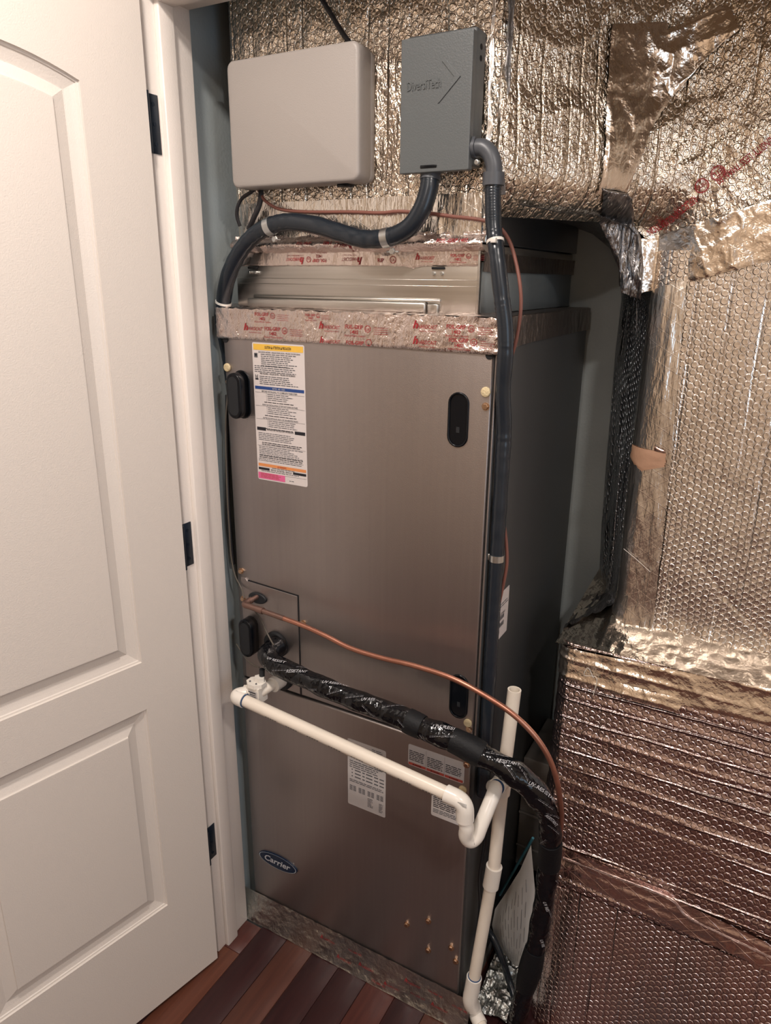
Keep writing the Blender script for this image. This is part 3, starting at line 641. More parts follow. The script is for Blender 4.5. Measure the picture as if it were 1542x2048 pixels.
fineprint(m, 'ink_black', fn, .082, .192, 1.2335, 1.2275, .0034, .45, .05, rl); fineprint(m, 'ink_grey', fn, .080, .194, 1.2265, 1.2165 + .004, .0033, .36, .35, rl)
quad(m, 'ink_orange', fn, x0, x1, 1.2105, 1.2165); text(m, '\u25B2 WARNING', 'ink_red', fn2, .137, 1.2118, .0034, width=.022, anchor='c', bold=.02)
fineprint(m, 'ink_grey', fn, .112, .168, 1.2098, 1.2078, .003, .4, .1, rl)
quad(m, 'ink_black', fn, x0, .106, 1.2030, 1.2080); quad(m, 'ink_black', fn, .164, x1, 1.2030, 1.2080); text(m, 'SERVICE  ENTRETIEN  SERVICIO', 'ink_grey', fn, .135, 1.2035, .0034, width=.052, anchor='c', bold=.02)
fineprint(m, 'ink_grey', fn, .085, .190, 1.2018, 1.1985 - .0005, .0030, .4, .25, rl)
quad(m, 'ink_pink', fn, x0 - .0015, .144, 1.1845, 1.1975); fineprint(m, 'ink_red', fn2, .083, .141, 1.1962, 1.187, .0026, .4, .25, rl)
fineprint(m, 'ink_grey', fn, .154, .166, 1.189, 1.1862, .003, .4, .1, rl); quad(m, 'ink_grey', fn, .144, x1, 1.1972, 1.1976)
m.build('label_print', PL)

y1 = -.007; g1 = lambda u, v: (u, y1 - .0007, v); g2 = lambda u, v: (u, y1 - .0010, v)
P2 = label_plate('rating_label', .288, .382, .472, .6405, y1, 'label_grey'); P2['label'] = 'white data label half hidden by the white pipe'
m = MB(); ring(m, 'ink_grey', g1, .302, .622, .006, .0012); ring(m, 'ink_grey', g1, .309, .615, .005, .0010)
fineprint(m, 'ink_grey', g1, .348, .377, .634, .615, .0042, .45, .2, rl); fineprint(m, 'ink_grey', g1, .293, .378, .588, .570, .0050, .45, .3, rl)
for r in range(3):
    for (a, c) in ((.298, .301), (.306, .321), (.325, .331), (.334, .350), (.354, .364), (.367, .378)): quad(m, 'ink_grey', g1, a, c, .564 - r * .0085, .567 - r * .0085)
for c in range(4):
    for q in (0, .009):
        for r in range(5): quad(m, 'ink_grey', g1, .293 + c * .0225 + q, .300 + c * .0225 + q, .5225 - r * .0028, .5242 - r * .0028)
fineprint(m, 'ink_grey', g1, .293, .378, .540, .531, .0040, .5, .1, rl)
fineprint(m, 'ink_grey', g1, .338, .352, .506, .482, .0034, .5, .4, rl); fineprint(m, 'ink_grey', g1, .366, .377, .503, .480, .0034, .5, .4, rl)
m.build('label_print', P2)
P3 = label_plate('service_label', .4335, .557, .629, .6785, y1, 'label_grey'); P3['label'] = 'wide white label with three columns and red bands'
m = MB()
for q in range(3):
    a = .436 + q * .0405
    fineprint(m, 'ink_black', g1, a, a + .036, .665 - q * .002, .6395, .0041, .45, .15, rl); quad(m, 'ink_red', g1, a - .001, a + .038, .6305, .6365); text(m, '\u25B2 DANGER', 'ink_black', g2, a + .018, .6320, .0030, width=.020, anchor='c', bold=.02)
    if q: quad(m, 'ink_grey', g1, a - .0028, a - .0024, .630, .676)
m.build('label_print', P3)
P4 = label_plate('data_label', .489, .561, .527, .598, y1, 'label_grey'); P4['label'] = 'small white label behind the pipe elbow'
m = MB(); fineprint(m, 'ink_black', g1, .493, .557, .592, .548, .0044, .45, .3, rl); fineprint(m, 'ink_grey', g1, .493, .557, .546, .534, .0036, .5, .1, rl); m.build('label_print', P4)
sx = W_U; gS = lambda u, v: (sx + .0009, u, v); gS2 = lambda u, v: (sx + .0012, u, v)
m = MB(); m.prism(rrect(.066, .138, .905, 1.004, .002), 0, sx, sx + .0005, 'label_white'); P5 = m.build('serial_label', ah); P5['label'] = 'white serial sticker on the right side'
m = MB(); quad(m, 'ink_black', gS, .070, .090, .989, .993); fineprint(m, 'ink_grey', gS, .080, .134, .980, .968, .0050, .4, .2, rl)
for z in (.945, .930):
    for q in range(16): quad(m, 'ink_grey', gS, .072 + q * .0028, .0732 + q * .0028 + (q % 3) * .0004, z, z + .009)
text(m, '2220A63', 'ink_black', gS, .090, .955, .005, width=.03); m.build('label_print', P5)

# foil tape round the top of the cabinet
def tdisp(u, z, a=.0048, sd=21):
    end = np.exp(-np.minimum(np.abs(u - 0), np.abs(u - .574)) / .03)
    return .0022 + (a * (.35 + 1.6 * end)) * (ridge(u * 55, z * 40, sd) * .5 + ridge(u * 120, z * 100, sd + 2) * .25 + .35 * fbm(u * 22, z * 30, sd + 4))
def tape_front(name, x0, x1, zlo, zhi, ybase, mat, parent, disp, dx=.0028, dz=.0028):
    nx = int((x1 - x0) / dx) + 2; nz = int(.08 / dz); xs = np.linspace(x0, x1, nx); k = np.linspace(0, 1, nz)
    lo = np.array([zlo(a) for a in xs]) + .0010 * (vnoise(xs * 300, xs * 0, 9) - .5); hi = np.array([zhi(a) for a in xs]) + .003 * (vnoise(xs * 160, xs * 0, 19) - .5)
    X, K = np.meshgrid(xs, k, indexing='ij'); Z = lo[:, None] + (hi - lo)[:, None] * K
    d = disp(X, Z); d = d * np.minimum(1, K / .06 * .8 + .25)
    P = np.stack([X, ybase - d, Z], -1); m = MB(); m.grid(P, mat, np.stack([X, Z], -1)); return m.build(name, parent)
zl = lambda x: 1.4585 + .0015 * math.sin(x * 6); zh = lambda x: 1.516
TB = tape_front('foil_tape_band', -.006, .580, zl, zh, -.006, 'mastic_tape', ah, tdisp); TB['label'] = 'crinkled silver foil tape with red print'
m = MB(); xs = np.linspace(-.006, .580, 150); ys = np.linspace(0, 1, 14); X, Yk = np.meshgrid(xs, ys, indexing='ij')
yy = -.010 + Yk * .052; Z = 1.5135 + .004 * ridge(X * 50, Yk * 5, 33) + Yk ** 3 * .006
m.grid(np.stack([X, yy, Z], -1), 'mastic_tape', np.stack([X, yy], -1)); m.build('foil_tape_band', ah)
m = MB(); ysd = np.linspace(-.004, .565, 150); zk = np.linspace(0, 1, 18); A, K = np.meshgrid(ysd, zk, indexing='ij'); Zs = 1.468 + K * .047 + .006 * np.exp(-A / .05)* (1-K)*-3
xd = .5755 + .0016 * ridge(A * 70, Zs * 40, 4) + .006 * np.exp(-np.maximum(A, 0) / .012)
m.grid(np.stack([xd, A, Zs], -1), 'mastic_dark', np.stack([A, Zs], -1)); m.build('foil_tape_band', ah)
m = MB(); m.box((.014, .034, 1.509), (.5755, .56, 1.5165), 'mastic_dark', .002); m.build('foil_tape_band', ah)
def ft(off=.0010, yb=-.006): return lambda u, v: (u, float(yb - tdisp(np.array(u), np.array(v)) - off), v)
TP = MB(); T_ = ft()
def hard(mb, fn, x, z, s=1.0, flip=False, mat='red_print'):
    """one repeat of the printed tape: logo word, grade, listing ring"""
    a = math.pi if flip else 0.0; sg = -1 if flip else 1
    text(mb, 'h', mat, fn, x, z, .0125 * s, ang=a, shear=.3, bold=.03)
    text(mb, 'HARDCAST', mat, fn, x + sg * .009 * s, z, .0062 * s, width=.036 * s, ang=a, shear=.2)
    text(mb, 'Rolled Mastic Sealant', mat, fn, x + sg * .012 * s, z - sg * .005 * s, .0022 * s, width=.030 * s, ang=a)
def grip(mb, fn, x, z, s=1.0, flip=False, mat='red_print'):
    a = math.pi if flip else 0.0; sg = -1 if flip else 1
    text(mb, 'FOIL-GRIP', mat, fn, x, z, .0068 * s, width=.036 * s, ang=a, bold=.012); text(mb, '1402', mat, fn, x + sg * .011 * s, z - sg * .0085 * s, .0062 * s, ang=a, bold=.012)
    text(mb, 'Rolled Mastic Sealant', mat, fn, x - sg * .001 * s, z - sg * .0135 * s, .0032 * s, width=.042 * s, ang=a)
    ring(mb, mat, fn, x + sg * .046 * s, z + sg * .001, .0060 * s, .0010 * s, 18); text(mb, 'UL', mat, fn, x + sg * .043 * s, z - sg * .0015, .0042 * s, ang=a, bold=.012)
    for q in range(4): quad(mb, mat, fn, x + sg * .058 * s, x + sg * .086 * s, z + sg * (.003 - q * .0035) * s, z + sg * (.0036 - q * .0035) * s)
hard(TP, T_, .062, 1.477); grip(TP, T_, .112, 1.478); hard(TP, T_, .235, 1.4865); grip(TP, T_, .291, 1.4885); text(TP, 'HARDCAST', 'red_print', T_, .245, 1.4615, .0060, width=.035, shear=.2); text(TP, 'h', 'red_print', T_, .236, 1.4615, .0110, shear=.3, bold=.03); text(TP, 'FOIL-GRIP', 'red_print', T_, .293, 1.4615, .0066, width=.036, bold=.012); ring(TP, 'red_print', T_, .339, 1.4665, .006, .001, 18)
hard(TP, T_, .425, 1.469); grip(TP, T_, .492, 1.4755, .95); grip(TP, T_, .487, 1.4965, .95); grip(TP, T_, .090, 1.504, .9); hard(TP, T_, .425, 1.4945); grip(TP, T_, .206, 1.507, .6)
tp = TP.build('tape_print', TB)

# foil tape sheet at the foot of the cabinet
bt = MB(); xs = np.linspace(-.034, .600, 210); k = np.linspace(0, 1, 30); X, K = np.meshgrid(xs, k, indexing='ij')
prof_y = np.interp(K, [0, .15, .8, 1], [-.026, -.020, -.009, -.0075]); prof_z = np.interp(K, [0, .06, .15, 1], [.001, .004, .012, .083])
dd = .0035 * (ridge(X * 34, K * 4, 51) * .6 + ridge(X * 80, K * 9, 52) * .3) * np.minimum(1, K * 8)
prof_y = prof_y + np.where(X < .05, .0, 0)
bt.grid(np.stack([X, prof_y - dd, prof_z + .002 * fbm(X * 50, K * 3, 8)], -1), 'mastic_grey', np.stack([X, K * .09], -1))
BT = bt.build('base_tape', ah); BT['label'] = 'grey foil tape sealing the foot of the cabinet'
def fbt(u, v):
    K_ = v / .09; d = .0035 * (ridge(np.array(u * 34), np.array(K_ * 4), 51) * .6 + ridge(np.array(u * 80), np.array(K_ * 9), 52) * .3)
    return (u, float(np.interp(K_, [0, .15, .8, 1], [-.026, -.020, -.009, -.0075]) - d - .0012), float(np.interp(K_, [0, .06, .15, 1], [.001, .004, .012, .083])))
m = MB()
for x, z in ((.22, .055), (.33, .035), (.45, .055), (.40, .020), (.52, .030), (.27, .025)): text(m, 'HARDCAST', 'red_print', fbt, x, z, .005, width=.032, shear=.2); text(m, 'h', 'red_print', fbt, x - .009, z, .010, shear=.3, bold=.02)
for x, z in ((.29, .060), (.50, .060), (.36, .012), (.46, .032), (.56, .055)): text(m, 'FOIL-GRIP 1402', 'red_print', fbt, x, z, .0045, width=.036)
m.build('tape_print', BT)
# plinth under the cabinet
m = MB(); m.box((.002, .01, 0), (W_U - .002, D_U, .05), 'duct_board'); m.build('plinth', ah)

# ================================================================ SUPPLY COLLAR AND PLENUM
cl = empty('supply_collar', (.27, .3, 1.5165), 'bare sheet metal duct collar on top of the cabinet, taped along its upper edge', 'duct')
m = MB(); m.box((.012, .036, 1.5165), (.522, .58, 1.628), 'galvanised', .0015, 2)
for z in (1.571, 1.561): m.box((.014, .0352, z), (.518, .0362, z + .0012), 'galvanised', .0004, 1)
m.build('collar_sheet', cl)
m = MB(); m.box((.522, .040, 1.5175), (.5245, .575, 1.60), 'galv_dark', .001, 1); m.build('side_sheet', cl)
m = MB(); m.box((.045, .024, 1.518), (.430, .036, 1.535), 'galvanised', .003, 2); m.box((.055, .030, 1.535), (.455, .0362, 1.541), 'galvanised', .002, 1); m.box((.432, .028, 1.518), (.452, .036, 1.533), 'galvanised', .002); m.build('drive_cleat', cl)
m = MB(); m.box((.5195, .031, 1.517), (.5235, .037, 1.628), 'galvanised', .001); m.build('corner_seam', cl)
for x in (.055, .448):
    m = MB(); m.box((x - .012, .032, 1.5885), (x + .012, .036, 1.5925), 'dark_hole', .001, 1)
    for q in (-.008, .007): m.prism(circ(x + q, 1.582, .003, 8), 1, .031, .036, 'zinc', bev=.0006)
    m.build('clip', cl)
def cdisp(u, z, a=.0016): return .0008 + a * (ridge(u * 60, z * 50, 71) * .6 + .6 * fbm(u * 20, z * 20, 72) + .3)
TC = tape_front('foil_tape_band', .013, .523, lambda x: 1.5935 - .004 * max(0, 1 - abs(x - .40) / .02), lambda x: 1.618, .0355, 'mastic_flat', cl, cdisp)
def bdisp(u, z):
    t = np.clip((z - 1.616) / .030, 0, 1); return .003 + .016 * np.sin(math.pi * np.clip(t * 1.15, 0, 1)) * (.6 + .6 * vnoise(u * 14, u * 0, 5)) + .006 * ridge(u * 40, z * 60, 61)
TD = tape_front('foil_tape_band', .016, .532, lambda x: 1.615, lambda x: 1.647, .040, 'mastic_tape', cl, bdisp)
m = MB(); fc = lambda u, v: (u, float(.0355 - cdisp(np.array(u), np.array(v)) - .0009), v)
hard(m, fc, .300, 1.608, .95, True); grip(m, fc, .225, 1.606, .85, True); text(m, 'RIP', 'red_print', fc, .332, 1.600, .0065, bold=.01); ring(m, 'red_print', fc, .362, 1.604, .006, .001); text(m, 'UL', 'red_print', fc, .3595, 1.6015, .004)
hard(m, fc, .175, 1.608, .9, True); grip(m, fc, .47, 1.608, .7); hard(m, fc, .405, 1.604, .8)
fd = lambda u, v: (u, float(.040 - bdisp(np.array(u), np.array(v)) - .001), v)
text(m, 'GRIP', 'red_print', fd, .338, 1.627, .0068, bold=.01); hard(m, fd, .29, 1.630, .9, True); text(m, '1402', 'red_print', fd, .245, 1.635, .006, ang=math.pi, bold=.01); text(m, 'FOIL-GRIP 1402', 'red_print', fd, .45, 1.630, .006, bold=.01); text(m, 'FOIL-GRIP', 'red_print', fd, .17, 1.630, .005)
m.build('tape_print', TC)
m = MB(); A, K = np.meshgrid(np.linspace(.036, .585, 140), np.linspace(0, 1, 14), indexing='ij'); Zs = 1.585 + K * .030
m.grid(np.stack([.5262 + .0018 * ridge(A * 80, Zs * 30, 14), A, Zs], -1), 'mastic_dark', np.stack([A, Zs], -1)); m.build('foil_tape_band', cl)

# plenum wrapped in bubble foil
pn = empty('insulated_plenum', (.27, .3, 1.648), 'upright duct wrapped in silver bubble foil behind the two wall boxes', 'duct')
def pdisp(u, z):
    return .0025 * fbm(u * 9, z * 6, 81) + .0022 * ridge(u * 38, z * 3, 82) ** 3 + .0016 * ridge(u * 24, z * 14, 83) ** 2 + .002 * np.exp(-((u - .07) / .03) ** 2) * ridge(u * 90, z * 5, 85)
def pl_sheet(name, mat, x0, x1, z0, z1, off, dx, dz, disp=pdisp, xleft=True):
    X, Z = np.meshgrid(np.arange(x0, x1 + dx, dx), np.arange(z0, z1 + dz, dz), indexing='ij')
    Yy = .040 - off - disp(X, Z)
    Yy = Yy + np.where(X < x0 + .012, (x0 + .012 - X) ** 2 * 60, 0) * (1 if xleft else 0)
    m = MB(); m.grid(np.stack([X, Yy, Z], -1), mat, np.stack([X, Z], -1)); return m.build(name, pn)
pl_sheet('bubble_foil', 'foil_plenum', .014, .537, 1.64, 2.435, 0, .004, .005)
pl_sheet('seam_tape', 'fsk_strip', .020, .532, 1.640, 1.700, .004, .004, .004, lambda u, z: .003 * ridge(u * 26, z * 3, 91) ** 2 + .002 * fbm(u * 12, z * 9, 92))
m = MB(); m.box((.018, .05, 1.63), (.53, .58, 2.43), 'foil_shaded'); m.build('duct_body', pn)
m = MB(); zz_ = np.linspace(1.63, 2.43, 180); kk = np.linspace(0, 1, 9); Zg, K = np.meshgrid(zz_, kk, indexing='ij')
xx = .522 + K * .024; yk = .034 + .012 * K + .003 * ridge(Zg * 30, K * 2, 93) - .006 * np.exp(-((Zg - 1.66) / .03) ** 2)
m.grid(np.stack([xx + .003 * fbm(Zg * 20, K, 94), yk, Zg], -1), 'fsk_strip', np.stack([xx, Zg], -1), flip=False); m.build('corner_tape', pn)
m = MB(); m.tube(cr([(.5475, .043, 2.43), (.549, .040, 2.2), (.5465, .040, 2.05), (.5485, .043, 1.93), (.547, .045, 1.80), (.549, .046, 1.70)]), .0045, 'fsk_dark', 8, rf=lambda l, a: 1 + .35 * math.sin(l * 260 + a * 2)); m.build('foil_fold', pn)

# branch duct ----------------------------------------------------------------
def brdisp(u, z):
    w_ = np.clip((u - .10) / .15, 0, 1)
    a = .0040 * fbm(u * 7, z * 6, 101) + .0030 * ridge(u * 30, z * 3.2, 102) ** 3 * (1 - .5 * w_) + .0030 * ridge(u * 11 + z * 7, z * 11 - u * 5, 103) ** 4
    knot = np.exp(-(((u - .40) / .07) ** 2 + ((z - 1.72) / .10) ** 2)); a = a + knot * .006 * ridge(u * 45 + z * 25, z * 30 - u * 20, 104) ** 2
    knot2 = np.exp(-(((u - .22) / .05) ** 2 + ((z - 1.83) / .09) ** 2)); a = a + knot2 * .004 * ridge(u * 40 + z * 20, z * 12, 105) ** 2
    lowc = np.clip((1.74 - z) / .07, 0, 1) * np.clip((.42 - u) / .08, 0, 1); a = a - .050 * lowc ** 2.2 + .010 * np.sin(math.pi * np.clip((1.86 - z) / .2, 0, 1)) * np.clip((.42 - u) / .08, 0, 1)
    return a
BR = Sheet('SB', brdisp)
br = empty('branch_duct', (.9, .40, 1.62), 'bubble foil duct branching right at the top, with red upside down print', 'duct')
BR.mesh('bubble_foil', 'foil_branch', br, 0.0, 1.30, lambda u: 1.672 if u < .30 else max(1.600, 1.672 - (u - .30) * 1.1), 2.435, .004, .004)
BR.patch('centre_tape', 'fsk_tape', br, [(0.1997,1.9567), (0.1991,1.8933), (0.1970,1.8399), (0.1979,1.7852), (0.1968,1.7111)], [(0.3009,1.9692), (0.3092,1.8947), (0.3255,1.8644), (0.2863,1.8058), (0.2535,1.7060)], .003, 60, 34, .0030, 111, .002, (18, 14))
BR.patch('top_tape', 'fsk_tape', br, [(0.2912,1.9535), (0.2836,1.8938), (0.3235,1.8614)], [(0.3918,1.9896), (0.4153,1.9513), (0.3758,1.9211)], .0045, 44, 40, .0035, 117, .002, (20, 16))
BR.patch('gather_tape', 'fsk_dark', br, [(0.2044,1.7177), (0.2162,1.6989), (0.2523,1.6607), (0.2856,1.6083), (0.2923,1.5537)], [(0.2584,1.7140), (0.2876,1.6897), (0.3149,1.6498), (0.3238,1.5920), (0.3247,1.5411)], .006, 60, 40, .010, 121, .001, (70, 8))
BR.patch('seam_tape', 'fsk_tape', br, [(0.3069,1.6432), (0.2976,1.6085), (0.3139,1.5496)], [(0.6024,1.7327), (0.6082,1.7003), (0.6191,1.6396)], .004, 40, 170, .0018, 131, .002, (22, 18))
m = MB(); fp = lambda u, v: BR.p(u, v, .0035)
(ua, za) = (0.4933,1.7951); (ub, zb) = (0.3149,1.6498); an = math.atan2(zb - za, ub - ua); Lt = math.hypot(ub - ua, zb - za)
def along(px): return px
def ptx(x, y): return (x, y)
for s_, (pu, pz), hh, wd in (('DENSITY LESS THAN 50', (0.4878,1.7984), .0120, .100), ('REFLECTIX', (0.3795,1.7117), .0120, .036), ('INSULATION', (0.3539,1.6869), .0115, .042)):
    text(m, s_, 'red_print', fp, pu, pz, hh, width=wd, ang=an, bold=.012)
for (pu, pz), t_ in (((0.4131,1.7450), 'ETL'), ((0.3901,1.7262), 'TESTED')):
    ring(m, 'red_print', fp, pu, pz, .0115, .0018); ring(m, 'red_print', fp, pu, pz, .0088, .0006)
    ca, sa = math.cos(an), math.sin(an); hh = .009 if t_ == 'ETL' else .005
    text(m, t_, 'red_print', fp, pu + sa * hh / 2, pz - ca * hh / 2, hh, width=.015, ang=an, anchor='c', bold=.02)
m.build('foil_print', br)
# underside and arched side wrap between the branch, the return and the back wall
A = np.array([(0.6600,0.5780,0.8148), (0.6488,0.5780,1.0110), (0.6423,0.5780,1.2552), (0.6379,0.5780,1.4254), (0.6393,0.5780,1.5334), (0.6299,0.5780,1.5908), (0.6033,0.5780,1.6404), (0.5624,0.5780,1.6706), (0.5225,0.5780,1.6848), (0.4483,0.5780,1.6896), (0.3724,0.5780,1.6720)])
B = np.array([(.744, .36, .875), (.744, .36, 1.0), (.744, .36, 1.2), (.744, .36, 1.35), (.744, .36, 1.5), (.742, .36, 1.57), (.730, .35, 1.625), (.700, .285, 1.665), (.655, .225, 1.682), (.61, .150, 1.682), (.565, .085, 1.690)])
n = 150; t = np.linspace(0, 10, n); A2 = np.stack([np.interp(t, np.arange(11), A[:, k]) for k in range(3)], 1); B2 = np.stack([np.interp(t, np.arange(11), B[:, k]) for k in range(3)], 1)
kk = np.linspace(0, 1, 40)[None, :, None]; P = A2[:, None] * (1 - kk) + B2[:, None] * kk
TT, KK = np.meshgrid(t, np.linspace(0, 1, 40), indexing='ij'); dsp = (.010 * ridge(KK * 7, TT * 1.2, 141) ** 2 + .004 * fbm(KK * 12, TT * 4, 142)) * np.sin(math.pi * KK) ** .5
P[..., 1] -= dsp * .6; P[..., 0] -= dsp * .6
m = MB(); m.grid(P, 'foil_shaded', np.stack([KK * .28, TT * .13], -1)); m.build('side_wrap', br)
m = MB()
m.tube(cr([(0.6224,0.3400,1.7219), (0.6497,0.3200,1.7046), (0.6726,0.3100,1.6779), (0.6895,0.3100,1.6438), (0.7058,0.3100,1.5923), (0.7122,0.3300,1.5485)]), .008, 'fsk_dark', 10, rf=lambda l, a: 1 + .3 * math.sin(a * 3 + l * 60)); m.build('foil_fold', br)
m = MB()
m.tube(cr([(0.5806,0.3600,1.6909), (0.6093,0.3400,1.6947), (0.6402,0.3300,1.6870), (0.6623,0.3400,1.6543), (0.6765,0.3600,1.6109), (0.6838,0.3800,1.5658)]), .009, 'fsk_dark', 10, rf=lambda l, a: 1 + .3 * math.sin(a * 2 + l * 80)); m.build('foil_fold', br)

# return duct, upper ------------------------------------------------------------
def seg_groove(u, z, a, b, depth, w_=.0035):
    u = np.asarray(u, float); z = np.asarray(z, float); dx, dz = b[0] - a[0], b[1] - a[1]; t = np.clip(((u - a[0]) * dx + (z - a[1]) * dz) / (dx * dx + dz * dz), 0, 1)
    d = np.hypot(u - a[0] - t * dx, z - a[1] - t * dz); return depth * np.exp(-(d / w_) ** 2)
def rtdisp(u, z):
    return .0035 * fbm(u * 5, z * 4, 151) + .0012 * ridge(u * 16, z * 2, 152) ** 4 + .006 * np.exp(-((z - .90) / .03) ** 2) * ridge(u * 60, z * 18, 153) - seg_groove(u, z, (0.1908,1.0649), (0.2498,1.0030), .0010) - seg_groove(u, z, (0.2464,1.0022), (0.3366,0.9273), .0020)
RT = Sheet('SR', rtdisp)
rt = empty('return_duct', (1.0, .44, .87), 'upright bubble foil duct at right with pale vertical tape down its left edge', 'duct')
RT.mesh('bubble_foil', 'foil_return', rt, 0.0, .89, .868, 1.625, .004, .004)
RT.patch('corner_tape', 'fsk_strip', rt, [(0.0273,1.5534), (0.0273,1.3552), (0.0273,1.1536), (0.0488,0.9657), (0.0273,0.8483)], [(0.1052,1.5758), (0.1107,1.4557), (0.1193,1.2723), (0.1232,1.0722), (0.1298,0.8907)], .003, 120, 26, .0016, 161, .0008, (40, 3))
RT.patch('torn_tape', 'cardboard', rt, [(0.0407,1.2717), (0.0381,1.2441), (0.0711,1.2268)], [(0.1103,1.2663), (0.1109,1.2470), (0.1083,1.2389)], .0060, 12, 16, .002, 163, .004)
RT.patch('torn_tape', 'tape_pink', rt, [(0.0872,1.2780), (0.0882,1.2694)], [(0.1061,1.2706), (0.1085,1.2661)], .008, 5, 8, .002, 164, .002)
# lower box -----------------------------------------------------------------------
lb = empty('return_box', (.96, .4, 0), 'low foil wrapped box at bottom right with long bright horizontal wrinkles', 'duct')
def lbdisp(u, z):
    r1 = np.abs(np.modf((z + .006 * fbm(u * 4, z * 9, 171) + u * .012) * 27)[0] - .5) * 2
    return .0028 * fbm(u * 4, z * 3, 172) + .0035 * (np.clip(r1 - .55, 0, 1) * 2.2) ** 1.5 * vnoise(u * 5, z * 27, 173) + .004 * np.sin(math.pi * np.clip((z - .36) / .5, 0, 1))
LEAN = (.030, -.13)
LB = Sheet('SL', lbdisp, LEAN)
LB.mesh('bubble_foil', 'foil_lower', lb, 0.0, 1.17, .345, .878, .004, .0028)
def lfdisp(u, z): return .0035 * fbm(u * 4, z * 3, 175) + .0014 * ridge(u * 20, z * 1.8, 176) ** 3 + .004 * np.exp(-((u - .10) / .06) ** 2) * ridge(u * 70, z * 3, 177)
LF = Sheet('SF', lfdisp, LEAN)
LF.mesh('bubble_foil', 'foil_bottom', lb, 0.0, 1.17, 0.002, .352, .003, .005)
LF2 = LB
LB.patch('waist_tape', 'tape_pink', lb, [(0.3097,0.4469), (0.3104,0.4173), (0.3115,0.3831)], [(0.9837,0.3822), (0.9871,0.3599), (0.9911,0.3331)], .005, 16, 180, .0025, 181, .0006, (10, 50))
m = MB(); rk = cr([(*p_, 0) for p_ in ((0.3207,0.4218), (0.3955,0.4237), (0.4843,0.4239), (0.5366,0.4209), (0.5638,0.4008), (0.6260,0.3912), (0.7291,0.3826), (0.8564,0.3707), (0.9733,0.3598))], 16)
m.tube([tuple(LB.at(p_.x, p_.y, .004)) for p_ in rk], .0042, 'tape_pink', 8); m.build('tape_ridge', lb)
LB.patch('ledge_tape', 'fsk_tape', lb, [(0.2617,0.8666), (0.2637,0.8399), (0.2727,0.8040)], [(0.9065,0.8989), (0.9111,0.8679), (0.9168,0.8300)], .005, 30, 200, .0020, 183, .002, (22, 26))
LB.patch('ledge_tape', 'fsk_tape', lb, [(0.3467,0.8264), (0.3489,0.8145), (0.3518,0.8049)], [(0.5094,0.8265), (0.5091,0.8135), (0.5038,0.7980)], .0062, 10, 50, .003, 187, .002, (22, 26))
# top ledge of the low box
X, K = np.meshgrid(np.linspace(.660, 1.60, 240), np.linspace(0, 1, 40), indexing='ij'); yy = .197 + K * (.305 - .197) + np.clip((.742 - X) / .02, 0, 1) * K * (.578 - .305)
Zl = .872 + .003 * ridge(X * 40, yy * 40, 191) + .036 * K
m = MB(); m.grid(np.stack([X, yy, Zl], -1), 'fsk_tape', np.stack([X, yy], -1)); m.build('ledge_wrap', lb)
m = MB(); Xc, Kc = np.meshgrid(np.linspace(0, 1, 40), np.linspace(0, 1, 40), indexing='ij')
cA = np.array((.659, .25, .880)); cB = np.array((.662, .575, .868)); cC = np.array((.745, .40, .90)); cD = np.array((.745, .575, .95))
Pg = (cA * (1 - Kc[..., None]) + cB * Kc[..., None]) * (1 - Xc[..., None]) + (cC * (1 - Kc[..., None]) + cD * Kc[..., None]) * Xc[..., None]
Pg[..., 2] += .008 * ridge(Xc * 5, Kc * 9, 195) ** 2
m.grid(Pg, 'fsk_dark', np.stack([Xc * .1, Kc * .3], -1)); m.build('ledge_wrap', lb)
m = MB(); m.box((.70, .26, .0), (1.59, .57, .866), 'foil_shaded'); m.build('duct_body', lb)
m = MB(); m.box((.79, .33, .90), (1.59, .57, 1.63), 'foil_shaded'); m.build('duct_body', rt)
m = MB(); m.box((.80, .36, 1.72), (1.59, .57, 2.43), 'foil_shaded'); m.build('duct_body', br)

# duct connection beside the cabinet, low
dc = MB()
dc.box((W_U + .001, .33, .16), (.70, .52, .48), 'duct_board', .004)
for z in (.22, .32, .42): dc.box((W_U + .001, .324, z), (.698, .331, z + .008), 'duct_board', .002, 1)
dcd = tag(dc.build('connecting_duct'), 'short dark sheet metal duct behind the white standpipe, joining cabinet and foil box', 'duct')

# ================================================================ BOXES ON THE PLENUM
wb = empty('white_enclosure', (.19, .01, 1.722), 'blank cream rounded plastic box mounted high on the foil at left', 'electrical box')
m = MB()
m.prism(rrect(.059, .3255, 1.724, 1.925, .014, 6), 1, -.020, .018, 'box_cream', True, bev=.006); m.build('cover', wb)
m = MB(); m.prism(rrect(.063, .3225, 1.727, 1.922, .012, 6), 1, .018, .036, 'box_cream', True); m.build('back_box', wb)
m = MB(); m.box((.270, .0, 1.7195), (.292, .022, 1.7245), 'black_plastic', .001); m.build('cable_entry', wb)
gb = empty('grey_disconnect_box', (.455, .01, 1.73), 'grey metal electrical box with embossed arrow logo beside the cream box', 'electrical box')
m = MB(); m.prism(rrect(.397, .515, 1.731, 1.916, .002, 2), 1, -.013, .0, 'box_grey', False, bev=.0015); m.build('cover', gb)
m = MB(); m.box((.402, .0, 1.738), (.5145, .036, 1.922), 'box_grey', .002)
for z in (1.90, 1.885): m.prism(circ(.018, z, .004, 10), 0, .5145, .5152, 'dark_hole')
m.build('back_box', gb)
m = MB(); fg = lambda u, v: (u, -.0143, v)
text(m, 'DiversiTech', 'box_grey', fg, .4085, 1.846, .013, width=.057, bold=.01); 
m2 = [(.466, 1.880), (.474, 1.880), (.497, 1.857), (.463, 1.825), (.461, 1.825), (.487, 1.857)]
m.prism([(u, v) for u, v in m2], 1, -.0146, -.0130, 'box_grey', bev=.0004)
m.build('embossed_logo', gb)
